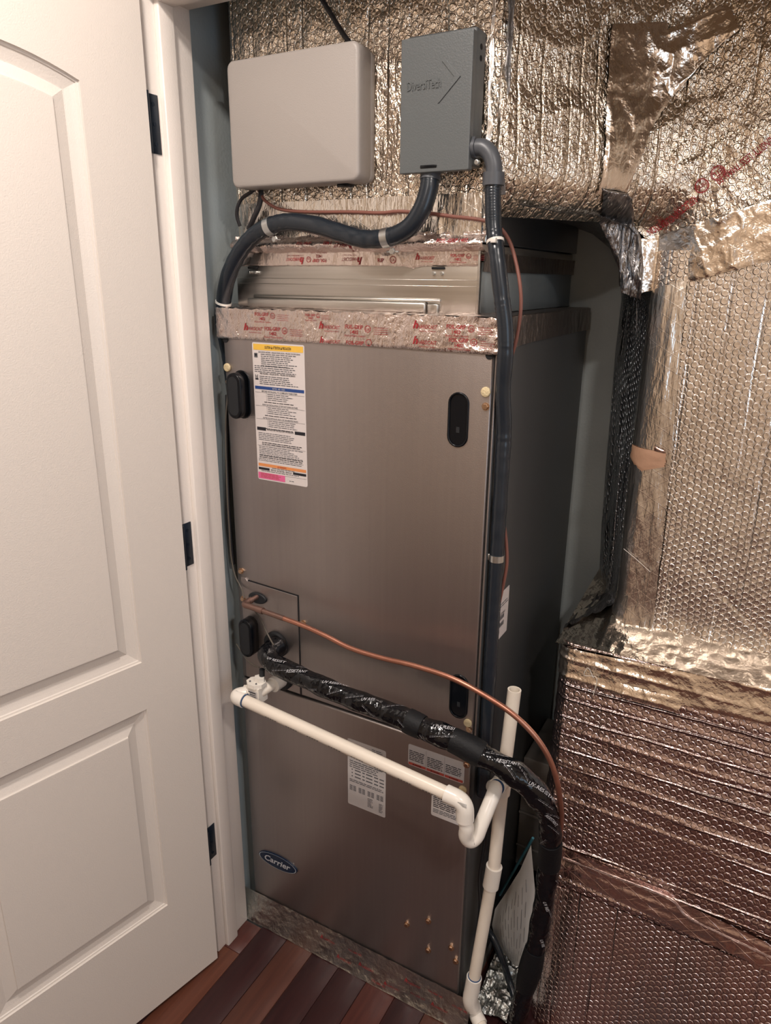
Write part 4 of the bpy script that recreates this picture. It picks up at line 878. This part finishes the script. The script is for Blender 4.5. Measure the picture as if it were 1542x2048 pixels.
m = MB(); m.box((.434, -.0145, 1.7372), (.462, -.0128, 1.7412), 'black_plastic', .0005); m.build('latch_slot', gb)
m = MB(); m.prism(circ(.520, 1.7345, .0, 3, .0) if False else circ(.5235, 1.742, .004, 8), 1, -.004, .004, 'zinc', bev=.001); m.build('screw', gb)

# ================================================================ CONDUITS, CLIPS, CABLES
def corr(pitch=.0042, a=.018): return lambda l, ang: 1 + a * math.sin(2 * math.pi * l / pitch)
cdl = empty('flexible_conduit', (0.4418,0.0060,1.7281), 'thick dark conduit curving in an S from the grey box to the left edge', 'conduit', None)
pa = [(0.4415,0.0080,1.7334), (0.4408,0.0040,1.7076), (0.4312,0.0000,1.6782), (0.4102,-0.0020,1.6524), (0.3751,-0.0020,1.6385), (0.3270,-0.0020,1.6361), (0.2771,-0.0020,1.6474), (0.2257,-0.0020,1.6606), (0.1723,-0.0020,1.6668), (0.1268,-0.0010,1.6613), (0.0832,0.0020,1.6436), (0.0450,0.0040,1.6126), (0.0141,0.0080,1.5721), (-0.0140,0.0230,1.5248), (-0.0165,0.0205,1.4816), (-.0175, .034, 1.42), (-.0175, .045, 1.33), (-.0175, .06, 1.2)]
m = MB(); m.tube(cr(pa, 14), .0150, 'conduit_blue', 20, rf=corr()); m.build('sheath', cdl)
m = MB(); m.tube([(0.4414,0.0080,1.7370), (0.4417,0.0080,1.7283)], .018, 'grey_pvc', 6); m.tube([(0.4417,0.0080,1.7283), (0.4415,0.0070,1.7224)], .0165, 'grey_pvc', 18); m.build('fitting', cdl)
def wrapring(mb, path, i, r, wd, mat, n=20):
    P = cr(path, 14); p = P[i]; t = (P[i + 1] - P[i - 1]).normalized(); mb.tube([p - t * wd / 2, p + t * wd / 2], r, mat, n)
    return p, t
def conduit_clamp(path, idx, r, label, tabdir):
    mb = MB(); p, t = wrapring(mb, path, idx, r * 1.07, .013, 'zinc', 24)
    e = Vector(tabdir); q = p + e * r * 1.1
    mb.box(q - Vector((.009, .001, .009)), q + e * .012 + Vector((.009, .002, .004)), 'zinc', .001, 1)
    c = q + e * .008; mb.prism([(c.x + .0055 * math.cos(k * math.pi / 3), c.z + .0055 * math.sin(k * math.pi / 3)) for k in range(6)], 1, c.y - .006, c.y - .001, 'zinc', bev=.001)
    return tag(mb.build('conduit_clamp'), label, 'clamp')
conduit_clamp(pa, 9 * 14, .0150, 'zinc strap on the left shoulder of the S shaped conduit', (.25, .3, -.9))
conduit_clamp(pa, 4 * 14 + 2, .0150, 'zinc strap where the S conduit turns up towards the grey box', (.35, .3, -.85))
m = MB(); wrapring(m, pa, 13 * 14, .0162, .004, 'nylon'); tag(m.build('cable_tie'), 'white tie round the conduit beside the left door jamb', 'cable tie')

cdr = empty('flexible_conduit', (.59, .015, .62), 'long dark conduit running straight down the right edge of the cabinet', 'conduit')
pb = [(.550, .004, 1.716), (0.5509,0.0020,1.6990), (0.5532,0.0000,1.6742), (0.5573,-0.0020,1.6455), (0.5694,-0.0120,1.6017), (0.5819,-0.0160,1.5431), (0.5892,-0.0160,1.5059), (0.5917,-0.0140,1.4677), (0.5880,-0.0040,1.4034), (.5895, .008, 1.34), (.5895, .010, 1.28), (.5890, .012, 1.15), (.5885, .014, 1.0), (.5885, .014, .90), (.5885, .016, .78), (.5885, .018, .66), (.5885, .018, .60)]
m = MB(); m.tube(cr(pb, 16), .0125, 'conduit_blue', 20, rf=corr(.0040, .03)); m.build('sheath', cdr)
m = MB(); ep = cr([(.515, .004, 1.763), (.531, .004, 1.762), (.543, .004, 1.752), (.549, .004, 1.738), (.550, .004, 1.726), (.550, .004, 1.720)], 6)
m.tube(ep, .0125, 'grey_pvc', 18); m.tube([(.550, .004, 1.709), (.550, .004, 1.727)], .0165, 'grey_pvc', 20); m.tube([(.5152, .004, 1.763), (.5205, .004, 1.763)], .0165, 'grey_pvc', 6); m.build('elbow_fitting', cdr)
def tie(path, i, r, label, knob):
    mb = MB(); p, t = wrapring(mb, path, i, r, .0045, 'nylon'); k = p + Vector(knob) * r
    mb.box(k - Vector((.0042, .004, .0038)), k + Vector((.0042, .004, .0038)), 'nylon', .001); return tag(mb.build('cable_tie'), label, 'cable tie')
tie(pb, 3 * 16, .0137, 'white cable tie on the right conduit just below the elbow fitting', (.2, -1.0, .1))
tie(pb, 13 * 16 - 2, .0137, 'white cable tie low on the right conduit beside the serial sticker', (.9, -.6, -.1))
mb = MB(); p, t = wrapring(mb, pb, 9 * 16 + 14, .0134, .012, 'zinc', 24); mb.box(p + Vector((-.024, -.006, -.006)), p + Vector((-.008, -.002, .006)), 'zinc', .001); tag(mb.build('conduit_clamp'), 'zinc strap halfway down the right conduit', 'clamp')

def cable(name, pts, r, mat, label, cat='cable', seg=8, group=None):
    m = MB(); m.tube(cr(pts, 8), r, mat, seg); return tag(m.build(name), label, cat, group)
cable('thermostat_cable', [(0.0807,0.0220,1.7371), (0.0906,0.0200,1.7205), (0.1051,0.0180,1.7046), (0.1339,0.0240,1.6906), (0.1963,0.0260,1.6846), (0.2801,0.0260,1.6819), (0.3398,0.0260,1.6785), (0.3782,0.0260,1.6796), (0.4338,0.0260,1.6748), (0.4751,0.0240,1.6689), (0.5159,0.0200,1.6638), (0.5457,0.0200,1.6572), (0.5600,0.0300,1.6458), (0.5709,0.0400,1.6255), (0.5839,0.0350,1.5954), (0.5935,0.0300,1.5653), (0.5973,0.0300,1.5350), (0.5961,0.0300,1.5040), (0.5916,0.0300,1.4724), (0.5829,0.0350,1.4474)], .0030, 'cable_red', 'thin red brown cable leaving the cream box and passing behind the right conduit')
cable('thermostat_cable', [(0.5827,0.0300,1.2167), (0.5886,0.0300,1.1811), (0.5964,0.0300,1.1453), (0.6016,0.0300,1.1085), (0.6016,0.0300,1.0798), (0.5959,0.0300,1.0346), (0.5899,0.0280,0.9891), (0.5844,0.0260,0.9632)], .0032, 'cable_red', 'short red brown cable bulging out beside the serial sticker on the cabinet side')
cable('power_cable', [(0.2253,0.0200,2.0186), (0.2336,0.0200,2.0002), (0.2509,0.0180,1.9779), (0.2673,0.0160,1.9564), (0.2817,0.0140,1.9395), (0.2938,0.0140,1.9268)], .0042, 'cable_dark', 'black cable dropping from above onto the cream box')
cable('power_cable', [(0.0883,0.0240,1.7369), (0.0734,0.0200,1.7237), (0.0537,0.0160,1.7132), (0.0408,0.0160,1.6991), (0.0339,0.0200,1.6823), (0.0349,0.0260,1.6651)], .0034, 'cable_dark', 'black cable looping left under the cream box')
cable('power_cable', [(0.0871,0.0240,1.7370), (0.0927,0.0200,1.7179), (0.0886,0.0180,1.6976), (0.0742,0.0200,1.6785), (0.0546,0.0280,1.6595)], .0050, 'cable_dark', 'black cable hanging straight under the cream box behind the conduit')
cable('sensor_wire', [(-.020, .028, 1.35), (-.016, .010, 1.28), (-.010, -.004, 1.15), (-0.0070,-0.0080,1.0687), (-0.0065,-0.0080,1.0000), (0.0033,-0.0100,0.9559), (0.0200,-0.0120,0.9308), (0.0439,-0.0300,0.9174)], .0018, 'wire_brown', 'thin brown wire descending past the left jamb to the copper elbow', 'wire', 6)
cable('sensor_wire', [(0.0880,-0.0500,0.9071), (0.0946,-0.0400,0.8835), (0.1104,-0.0400,0.8547), (0.1332,-0.0500,0.8396)], .0018, 'wire_brown', 'thin brown wire between the copper line and the black wrapped pipe', 'wire', 6)
cable('sensor_wire', [(-0.0026,-0.0120,0.7873), (0.0192,-0.0200,0.7757), (0.0526,-0.0400,0.7738), (0.0818,-0.0550,0.7786), (0.1009,-0.0600,0.7818)], .0016, 'wire_brown', 'thin brown wire rising from the drain switch below the lower left handle', 'wire', 6)
cable('low_voltage_wire', [(-.024, .03, 1.34), (-.026, .02, 1.2), (-.022, .01, 1.08), (-.018, .01, .97)], .0045, 'cable_dark', 'black cable running down between the jamb and the cabinet')

# ================================================================ COPPER LINE AND WRAPPED PIPE
cp = empty('copper_line', (.059, -.05, .905), 'bare copper refrigerant tube sweeping across the cabinet front above the black wrapped pipe', 'pipe')
path = [(0.0629,-0.0560,0.9185), (0.1065,-0.0560,0.9164), (0.2077,-0.0560,0.9089), (0.2693,-0.0580,0.9014), (0.3285,-0.0600,0.8911), (0.3965,-0.0620,0.8906), (0.4727,-0.0660,0.8966), (0.5448,-0.0700,0.8963), (0.6036,-0.0720,0.8852), (0.6595,-0.0700,0.8631), (0.7001,-0.0640,0.8314), (0.7278,-0.0580,0.7930), (0.7442,-0.0500,0.7476), (0.7528,-0.0400,0.6965), (0.7528,-0.0150,0.6342), (0.7476,0.0100,0.5433), (0.7378,0.0300,0.4491)]
m = MB(); P_ = cr(path, 10); 
SB_ = P_[0] + Vector((0, .052, 0)); m.tube([SB_, P_[0] + Vector((0, .024, 0))], .0052, 'copper_dull', 14); m.build('stub', cp)
m = MB(); m.tube(P_, .0050, 'copper', 14); m.build('tube', cp)
m = MB(); el = cr([P_[0] + Vector((0, .026, 0)), P_[0] + Vector((-.001, .008, 0)), P_[1], P_[6], P_[11]], 6)
m.tube(el, .0064, 'copper_dull', 14); m.tube([el[0], el[3]], .0072, 'copper_dull', 14); m.tube([el[-4], el[-1]], .0072, 'copper_dull', 14); m.tube(P_[11:17], .0055, 'copper_dull', 14); m.build('elbow', cp)

sl = empty('insulated_pipe', (.70, .05, 0), 'thick pipe in shiny black tape crossing the cabinet and dropping to the floor', 'pipe')
pp = [(0.1150,-0.0120,0.8168), (0.1179,-0.0350,0.8164), (0.1213,-0.0550,0.8127), (0.1504,-0.0660,0.8052), (0.2142,-0.0700,0.8003), (0.2765,-0.0720,0.7939), (0.3353,-0.0720,0.7886), (0.3920,-0.0720,0.7867), (0.4467,-0.0720,0.7828), (0.4997,-0.0720,0.7757), (0.5508,-0.0720,0.7721), (0.5998,-0.0700,0.7618), (0.6476,-0.0680,0.7486), (0.6834,-0.0600,0.7305), (0.7147,-0.0500,0.6987), (0.7319,-0.0300,0.6476), (0.7363,-0.0100,0.5776), (0.7336,0.0100,0.5009), (0.7289,0.0180,0.4052), (0.7239,0.0220,0.3216), (0.7167,0.0220,0.2372), (0.7086,0.0200,0.1654), (0.7000,0.0160,0.0903), (0.6906,0.0120,0.0182)]
PPs = cr(pp, 10); rr = []
for i, p in enumerate(PPs):
    t_ = i / 10; base = .0195 + .0035 * max(0, 1 - t_ / 5)
    base += .0025 * math.exp(-((t_ - 9.5) / 2) ** 2) + .004 * math.exp(-((t_ - 13.3) / 1.0) ** 2) + .001 * math.sin(t_ * 4.1)
    rr.append(base)
m = MB(); m.tube(PPs, rr, 'black_wrap', 28, rf=lambda l, a: 1 + .025 * math.sin(a * 2 + l * 95) + .018 * math.sin(a * 3 - l * 160) + .02 * vnoise(l * 90, a * 2, 3))
m.build('tape_wrap', sl)
def seg(i0, i1, extra, mat, name):
    m = MB(); m.tube(PPs[i0:i1], [rr[k] + extra * math.sin(math.pi * (k - i0 + .5) / (i1 - i0)) ** .3 for k in range(i0, i1)], mat, 26); m.build(name, sl)
seg(83, 90, .0028, 'foam_black', 'foam_sleeve'); seg(101, 114, .0030, 'foam_black', 'foam_sleeve'); seg(160, 171, .0032, 'foam_black', 'foam_sleeve'); seg(196, 212, .0035, 'foam_black', 'foam_sleeve')
def onpipe(i, v, ang0=0.0, extra=.0028):
    i = max(0.0, min(len(PPs) - 2.01, i)); k = int(i); fr = i - k; p = PPs[k] * (1 - fr) + PPs[k + 1] * fr; t = (PPs[k + 1] - PPs[k]).normalized()
    c = (Vector((.9889, -1.1154, 1.5722)) - Vector((.7, 0, .8))).normalized(); c = Vector((.27, -.82, .50)).normalized()
    n_ = (c - t * c.dot(t)).normalized(); s_ = t.cross(n_)
    a = v / rr[k] + ang0; return p + (n_ * math.cos(a) - s_ * math.sin(a)) * (rr[k] * 1.045 + extra - .0015)
def pipetext(mb, s, i0, ang0, h, mat='print_white', slant=.35, sc=1.0):
    def f(u, v):
        step = (PPs[int(min(len(PPs) - 2, max(0, i0))) + 1] - PPs[int(min(len(PPs) - 2, max(0, i0)))]).length
        return onpipe(i0 + u / step, v + u * slant, ang0)
    text(mb, s, mat, f, 0, 0, h * sc, bold=.01)
m = MB()
for s_, i0, a0, h in (('UV RESIST', 27, .1, .0050), ('RESISTANT', 37, -.1, .0060), ('UV RESISTANT', 50, .35, .0058), ('UV RES', 66, .2, .0055), ('UV RESI', 94, .3, .0075), ('RESISTANT', 118, .2, .0055), ('UV RESISTANT', 132, .1, .006), ('RESISTANT', 145, -.3, .0055), ('UV RES', 178, -.2, .006), ('UV RE', 190, .1, .006)): pipetext(m, s_, i0, a0, h)
rp_ = random.Random(3)
for i0 in list(range(32, 84, 7)) + list(range(90, 102, 4)) + list(range(114, 160, 6)) + [172, 180, 188]:
    a0 = rp_.uniform(-.9, .9); ln = rp_.uniform(.02, .04); sl_ = rp_.choice((-.5, .4, .6))
    for q in range(2):
        step = (PPs[i0 + 1] - PPs[i0]).length; Fq = lambda u, v: onpipe(i0 + u / step, v + u * sl_, a0)
        for e in range(5): quad(m, 'ink_grey' if q else 'print_white', Fq, ln * e / 5, ln * (e + .8) / 5, q * .0022, q * .0022 + .0005)
m.build('tape_print', sl)

# ================================================================ PVC DRAIN
dr = empty('drain_pipe', (.60, 0, 0), 'white plastic drain pipe crossing the cabinet front into a trap and standpipe', 'pipe')
r_p, r_f = .0128, .0165
E1 = Vector((0.0680,-0.1050,0.7264)); E2 = Vector((0.5993,-0.1050,0.6754))
ST = Vector((.124, -.012, .737)); MID = Vector((.120, -.055, .740))
m = MB(); m.tube([ST, Vector((.123, -.045, .738))], r_f, 'white_fitting', 22); m.build('adapter', dr)
m = MB(); m.tube([Vector((.121, -.035, .739)), Vector((.112, -.07, .733)), E1 + Vector((.010, .018, .006))], r_p, 'white_pvc', 20); m.build('pipe_section', dr)
d1 = (E2 - E1).normalized(); dS = (Vector((.112, -.07, .733)) - E1).normalized()
def elbow(name, c, da, db, rad=.020, hub=.020, parent=dr):
    m = MB(); da = da.normalized(); db = db.normalized(); a = c + da * rad; b_ = c + db * rad; P = []
    for k in range(11):
        t = k / 10; P.append(a * (1 - t) ** 2 + c * 2 * t * (1 - t) + b_ * t * t)
    P = [a + da * hub] + [a + da * hub * .5] + P + [b_ + db * hub * .5] + [b_ + db * hub]
    m.tube(P, r_f, 'white_fitting', 22)
    return m.build(name, parent)
elbow('elbow', E1, dS, d1, .014, .012)
m = MB(); m.tube([E1 + d1 * .012, E2 - d1 * .012], r_p, 'white_pvc', 22); m.build('pipe_section', dr)
m = MB(); m.tube([E1 + d1 * .0262, E1 + d1 * .0285], r_p + .0016, 'blue_primer', 22); m.build('primer_ring', dr)
# standpipe
TP0 = Vector((0.6319,0.0350,0.8425)); TE = Vector((0.6245,0.0280,0.6414)); C1 = Vector((0.6221,0.0180,0.4341)); LO = Vector((0.5972,0.0000,0.0965))
def sp(t): return TP0.lerp(LO, t)
BT0 = Vector((0.6075,-0.1000,0.6041)); TB0 = TE
elbow('elbow', E2, -d1, Vector((.05, 0.0, -1)), .020, .018)
U0 = E2 + Vector((.001, 0, -.036)); 
trap = cr([U0, Vector((0.6048,-0.1050,0.6214)), Vector((0.6036,-0.1020,0.5994)), Vector((0.6102,-0.0950,0.5866)), Vector((0.6181,-0.0860,0.5933)), Vector((0.6220,-0.0760,0.6123)), Vector((0.6263,-0.0580,0.6368)), Vector((0.6289,-0.0300,0.6606)), TE + Vector((-.010, -.028, .000))], 8)
m = MB(); m.tube(trap, r_p + .0008, 'white_fitting', 22); m.build('trap', dr)
td = (TE - trap[-8]).normalized()
m = MB(); m.tube([TE - td * .045, TE], r_f, 'white_fitting', 22); sd = (C1 - TE).normalized(); m.tube([TE - sd * .030, TE + sd * .030], r_f, 'white_fitting', 22); m.build('tee', dr)
m = MB(); m.tube([TE - td * .0475, TE - td * .0445], r_p + .0018, 'blue_primer', 22); m.build('primer_ring', dr)
# open vent pipe (hollow)
vd = (TP0 - TE).normalized(); vt = TP0; m = MB(); m.tube([TE + vd * .028, vt], r_p, 'white_pvc', 24, cap=False); m.tube([vt - vd * .05, vt], r_p * .78, 'white_pvc', 24, cap=False)
nr = vd.cross(Vector((0, 1, 0))).normalized(); bn = vd.cross(nr); V = []
for k in range(24):
    a = 2 * math.pi * k / 24; e = nr * math.cos(a) + bn * math.sin(a); V += [vt + e * r_p, vt + e * r_p * .78]
m.add(V, [(2 * k, 2 * k + 1, 2 * ((k + 1) % 24) + 1, 2 * ((k + 1) % 24)) for k in range(24)], 'white_pvc'); m.build('vent_pipe', dr)
m = MB(); m.tube([TE + sd * .028, C1], r_p, 'white_pvc', 22); m.build('pipe_section', dr)
ld = (LO - C1).normalized()
m = MB(); m.tube([C1 - ld * .004, C1 + ld * .048], r_f, 'white_fitting', 22); m.build('coupling', dr)
m = MB(); m.tube([C1 + ld * .046, LO - ld * .02], r_p, 'white_pvc', 22); m.build('pipe_section', dr)
m = MB(); m.tube([LO - ld * .047, LO - ld * .044], r_p + .0014, 'blue_primer', 22); m.build('primer_ring', dr)
LO2 = Vector((0.5986,0.0020,0.0284)); 
m = MB(); m.tube(cr([LO - ld * .045, LO - ld * .01, LO + ld * .02, Vector((LO.x + .002, LO.y + .004, LO.z - .045))], 5), r_f, 'white_fitting', 22); m.build('coupling', dr)
BE = Vector((LO.x + .004, .012, .034))
m = MB(); m.tube(cr([Vector((LO.x + .002, LO.y + .004, LO.z - .040)), BE + Vector((0, -.002, .012)), BE + Vector((.006, -.005, -.003)), BE + Vector((.024, -.018, -.008))], 6), r_f - .001, 'white_fitting', 22); m.build('elbow', dr)
m = MB(); m.tube([BE + Vector((.024, -.018, -.008)), BE + Vector((.060, -.055, -.014))], r_p, 'white_pvc', 20); m.build('pipe_section', dr)
m = MB(); fE = lambda u, v: onel(u, v)
def oncyl(A_, B_, R_c):
    t = (B_ - A_).normalized(); c = Vector((.27, -.82, .50)); n_ = (c - t * c.dot(t)).normalized(); s_ = t.cross(n_)
    def f(u, v):
        a = v / R_c; return A_ + t * u + (n_ * math.cos(a) - s_ * math.sin(a)) * (R_c + .0006)
    return f
fE = oncyl(E1, E2, r_p)
for q in range(9):
    for e in range(5): quad(m, 'ink_grey', fE, .09 + q * .052 + e * .006, .094 + q * .052 + e * .006, -.0135, -.0112)
m.build('pipe_print', dr)
m = MB()
fE = oncyl(E2, E2 + Vector((.002, 0, -.06)), r_f); 
for e in range(7): quad(m, 'ink_grey', fE, -.008 + e * .0012, -.0075 + e * .0012, -.014, .004)
m.build('fitting_print', dr)
# float switch
fs = empty('float_switch', (.110, -.075, .70), 'small clear white drain safety switch cup hanging on the drain stub at left', 'switch')
c0 = Vector((.1035, -.076, .738))
m = MB(); m.prism([(c0.x - .0170, c0.y - .0145), (c0.x + .0170, c0.y - .0145), (c0.x + .0170, c0.y + .0145), (c0.x - .0170, c0.y + .0145)], 2, c0.z - .026, c0.z + .012, 'white_fitting', bev=.001)
m.box(c0 + Vector((-.0135, -.0150, -.017)), c0 + Vector((.0135, -.0142, .004)), 'label_grey'); m.build('cup', fs)
m = MB(); m.prism([(c0.x + .022 * math.cos(math.radians(22 + 45 * k)), c0.y + .020 * math.sin(math.radians(22 + 45 * k))) for k in range(8)], 2, c0.z + .010, c0.z + .020, 'white_fitting', bev=.0015)
m.prism([(c0.x + .006 + .012 * math.cos(math.radians(60 * k)), c0.y + .004 + .010 * math.sin(math.radians(60 * k))) for k in range(6)], 2, c0.z + .020, c0.z + .030, 'white_fitting', bev=.001)
for a, b_ in ((-.010, -.008), (.008, -.010), (.000, .008), (.013, .004)): m.prism([(c0.x + a + .002 * math.cos(k * 1.0472), c0.y + b_ + .002 * math.sin(k * 1.0472)) for k in range(6)], 2, c0.z + .020, c0.z + .022, 'ink_grey')
m.build('lid', fs)
m = MB(); m.tube([c0 + Vector((.008, .010, .030)), c0 + Vector((.009, .010, .046))], .006, 'black_rubber', 12); m.build('cable_gland', fs)
m = MB(); fq = lambda u, v: (u, c0.y - .0156, v)
for r in range(4): quad(m, 'ink_black', fq, c0.x - .011, c0.x + .010, c0.z - .001 - r * .0045, c0.z + .0005 - r * .0045 + (.001 if r == 0 else 0))
m.build('cup_print', fs)

# ================================================================ THINGS IN THE GAP AT RIGHT
m = MB(); P4_ = np.array([[(0.6720,0.1000,0.4478), (0.6842,0.1200,0.3167), (0.6808,0.1400,0.1538), (0.6585,0.1500,0.0524)], [(0.6477,0.1200,0.3533), (0.6462,0.1300,0.2603), (0.6463,0.1500,0.1244), (0.6441,0.1600,0.0334)], [(0.6147,0.1400,0.2564), (0.6111,0.1500,0.1797), (0.6181,0.1600,0.0909), (0.6256,0.1700,0.0340)], [(0.5888,0.1500,0.1856), (0.5811,0.1600,0.1239), (0.5880,0.1700,0.0717), (0.6015,0.1800,0.0380)]])
from_ = np.linspace(0, 3, 28); G = np.zeros((28, 28, 3))
for k in range(3):
    tmp = np.stack([np.interp(from_, np.arange(4), P4_[:, j, k]) for j in range(4)], 1); G[:, :, k] = np.stack([np.interp(from_, np.arange(4), tmp[i]) for i in range(28)], 0)
kq = np.linspace(0, 1, 28); G[..., 1] -= .012 * np.sin(math.pi * kq)[None, :] * np.sin(math.pi * kq)[:, None]
m.grid(G, 'paper_white'); PB = tag(m.build('paper_booklet'), 'curled white instruction sheets tucked behind the black pipe near the floor', 'paper')
m = MB()
for r in range(9):
    for q in range(4):
        i = 4 + r * 2; j = 5 + q * 5 + (r % 3)
        if i + 1 < 27 and j + 4 < 27:
            a, b_, c_, d_ = Vector(G[i, j]), Vector(G[i, min(26, j + 3 + r % 2)]), Vector(G[i, min(26, j + 3 + r % 2)]), Vector(G[i, j])
            o_ = Vector((.0, -.0015, 0)); up3 = (Vector(G[i + 1, j]) - a) * .18
            m.add([a + o_, b_ + o_, b_ + o_ + up3, a + o_ + up3], [(0, 1, 2, 3)], 'ink_grey')
m.build('page_print', PB)
m = MB(); m.tube(cr([(0.6749,0.1000,0.4672), (0.6506,0.1200,0.3925), (0.6231,0.1400,0.3075), (0.5981,0.1500,0.2317)]), .003, 'teal_edge', 6); m.build('folded_edge', PB)
cable('drain_hose', [(0.5776,0.1400,0.1261), (0.5981,0.1300,0.1171), (0.6248,0.1200,0.0820), (0.6438,0.1200,0.0322), (0.6681,0.0961,0.0120)], .008, 'conduit_blue', 'dark ribbed hose lying against the floor behind the white standpipe', 'hose', 12)
for q, (dx, lab) in enumerate(((0, 'left of two thin black wires hanging behind the white standpipe'), (.006, 'right of two thin black wires hanging behind the white standpipe'))):
    cable('control_wire', [(.580+dx, .05, .62), (.5795 + dx, .055, .56), (.581 + dx, .06, .45), (.579 + dx, .05, .36), (.583 + dx, .055, .27), (.579 + dx, .05, .17)], .0014, 'cable_dark', lab, 'wire', 6)
# crumpled foil on the floor
X, Yg = np.meshgrid(np.linspace(.590, .690, 90), np.linspace(.035, .33, 180), indexing='ij')
Z = .003 + .012 * ridge(X * 45, Yg * 34, 201) ** 2 + .007 * ridge(X * 120, Yg * 100, 203) + .03 * np.clip((Yg - .1) / .2, 0, 1)
m = MB(); m.grid(np.stack([X, Yg, Z], -1), 'mastic_grey', np.stack([X, Yg], -1)); tag(m.build('foil_scrap'), 'crumpled foil tape lying on the floor between the cabinet and the black pipe', 'foil')
# loose strands of tape thread
for pts_, lab in (([(0.3483,0.7903), (0.3505,0.8274), (0.3268,0.8260), (0.3330,0.8434), (0.3447,0.8258)], 'loose tape thread curling below the ledge tape'),):
    m = MB(); m.tube(cr([tuple(LB.at(a, b_, .012)) for a, b_ in pts_], 8), .0006, 'nylon', 5); tag(m.build('tape_thread'), lab, 'thread')
m = MB(); m.tube(cr([tuple(RT.at(*p_, .010)) for p_ in ((0.0588,1.0621), (0.0814,1.0479), (0.1107,1.0272))], 8), .0006, 'nylon', 5); tag(m.build('tape_thread'), 'loose tape thread lying across the lower corner tape', 'thread')
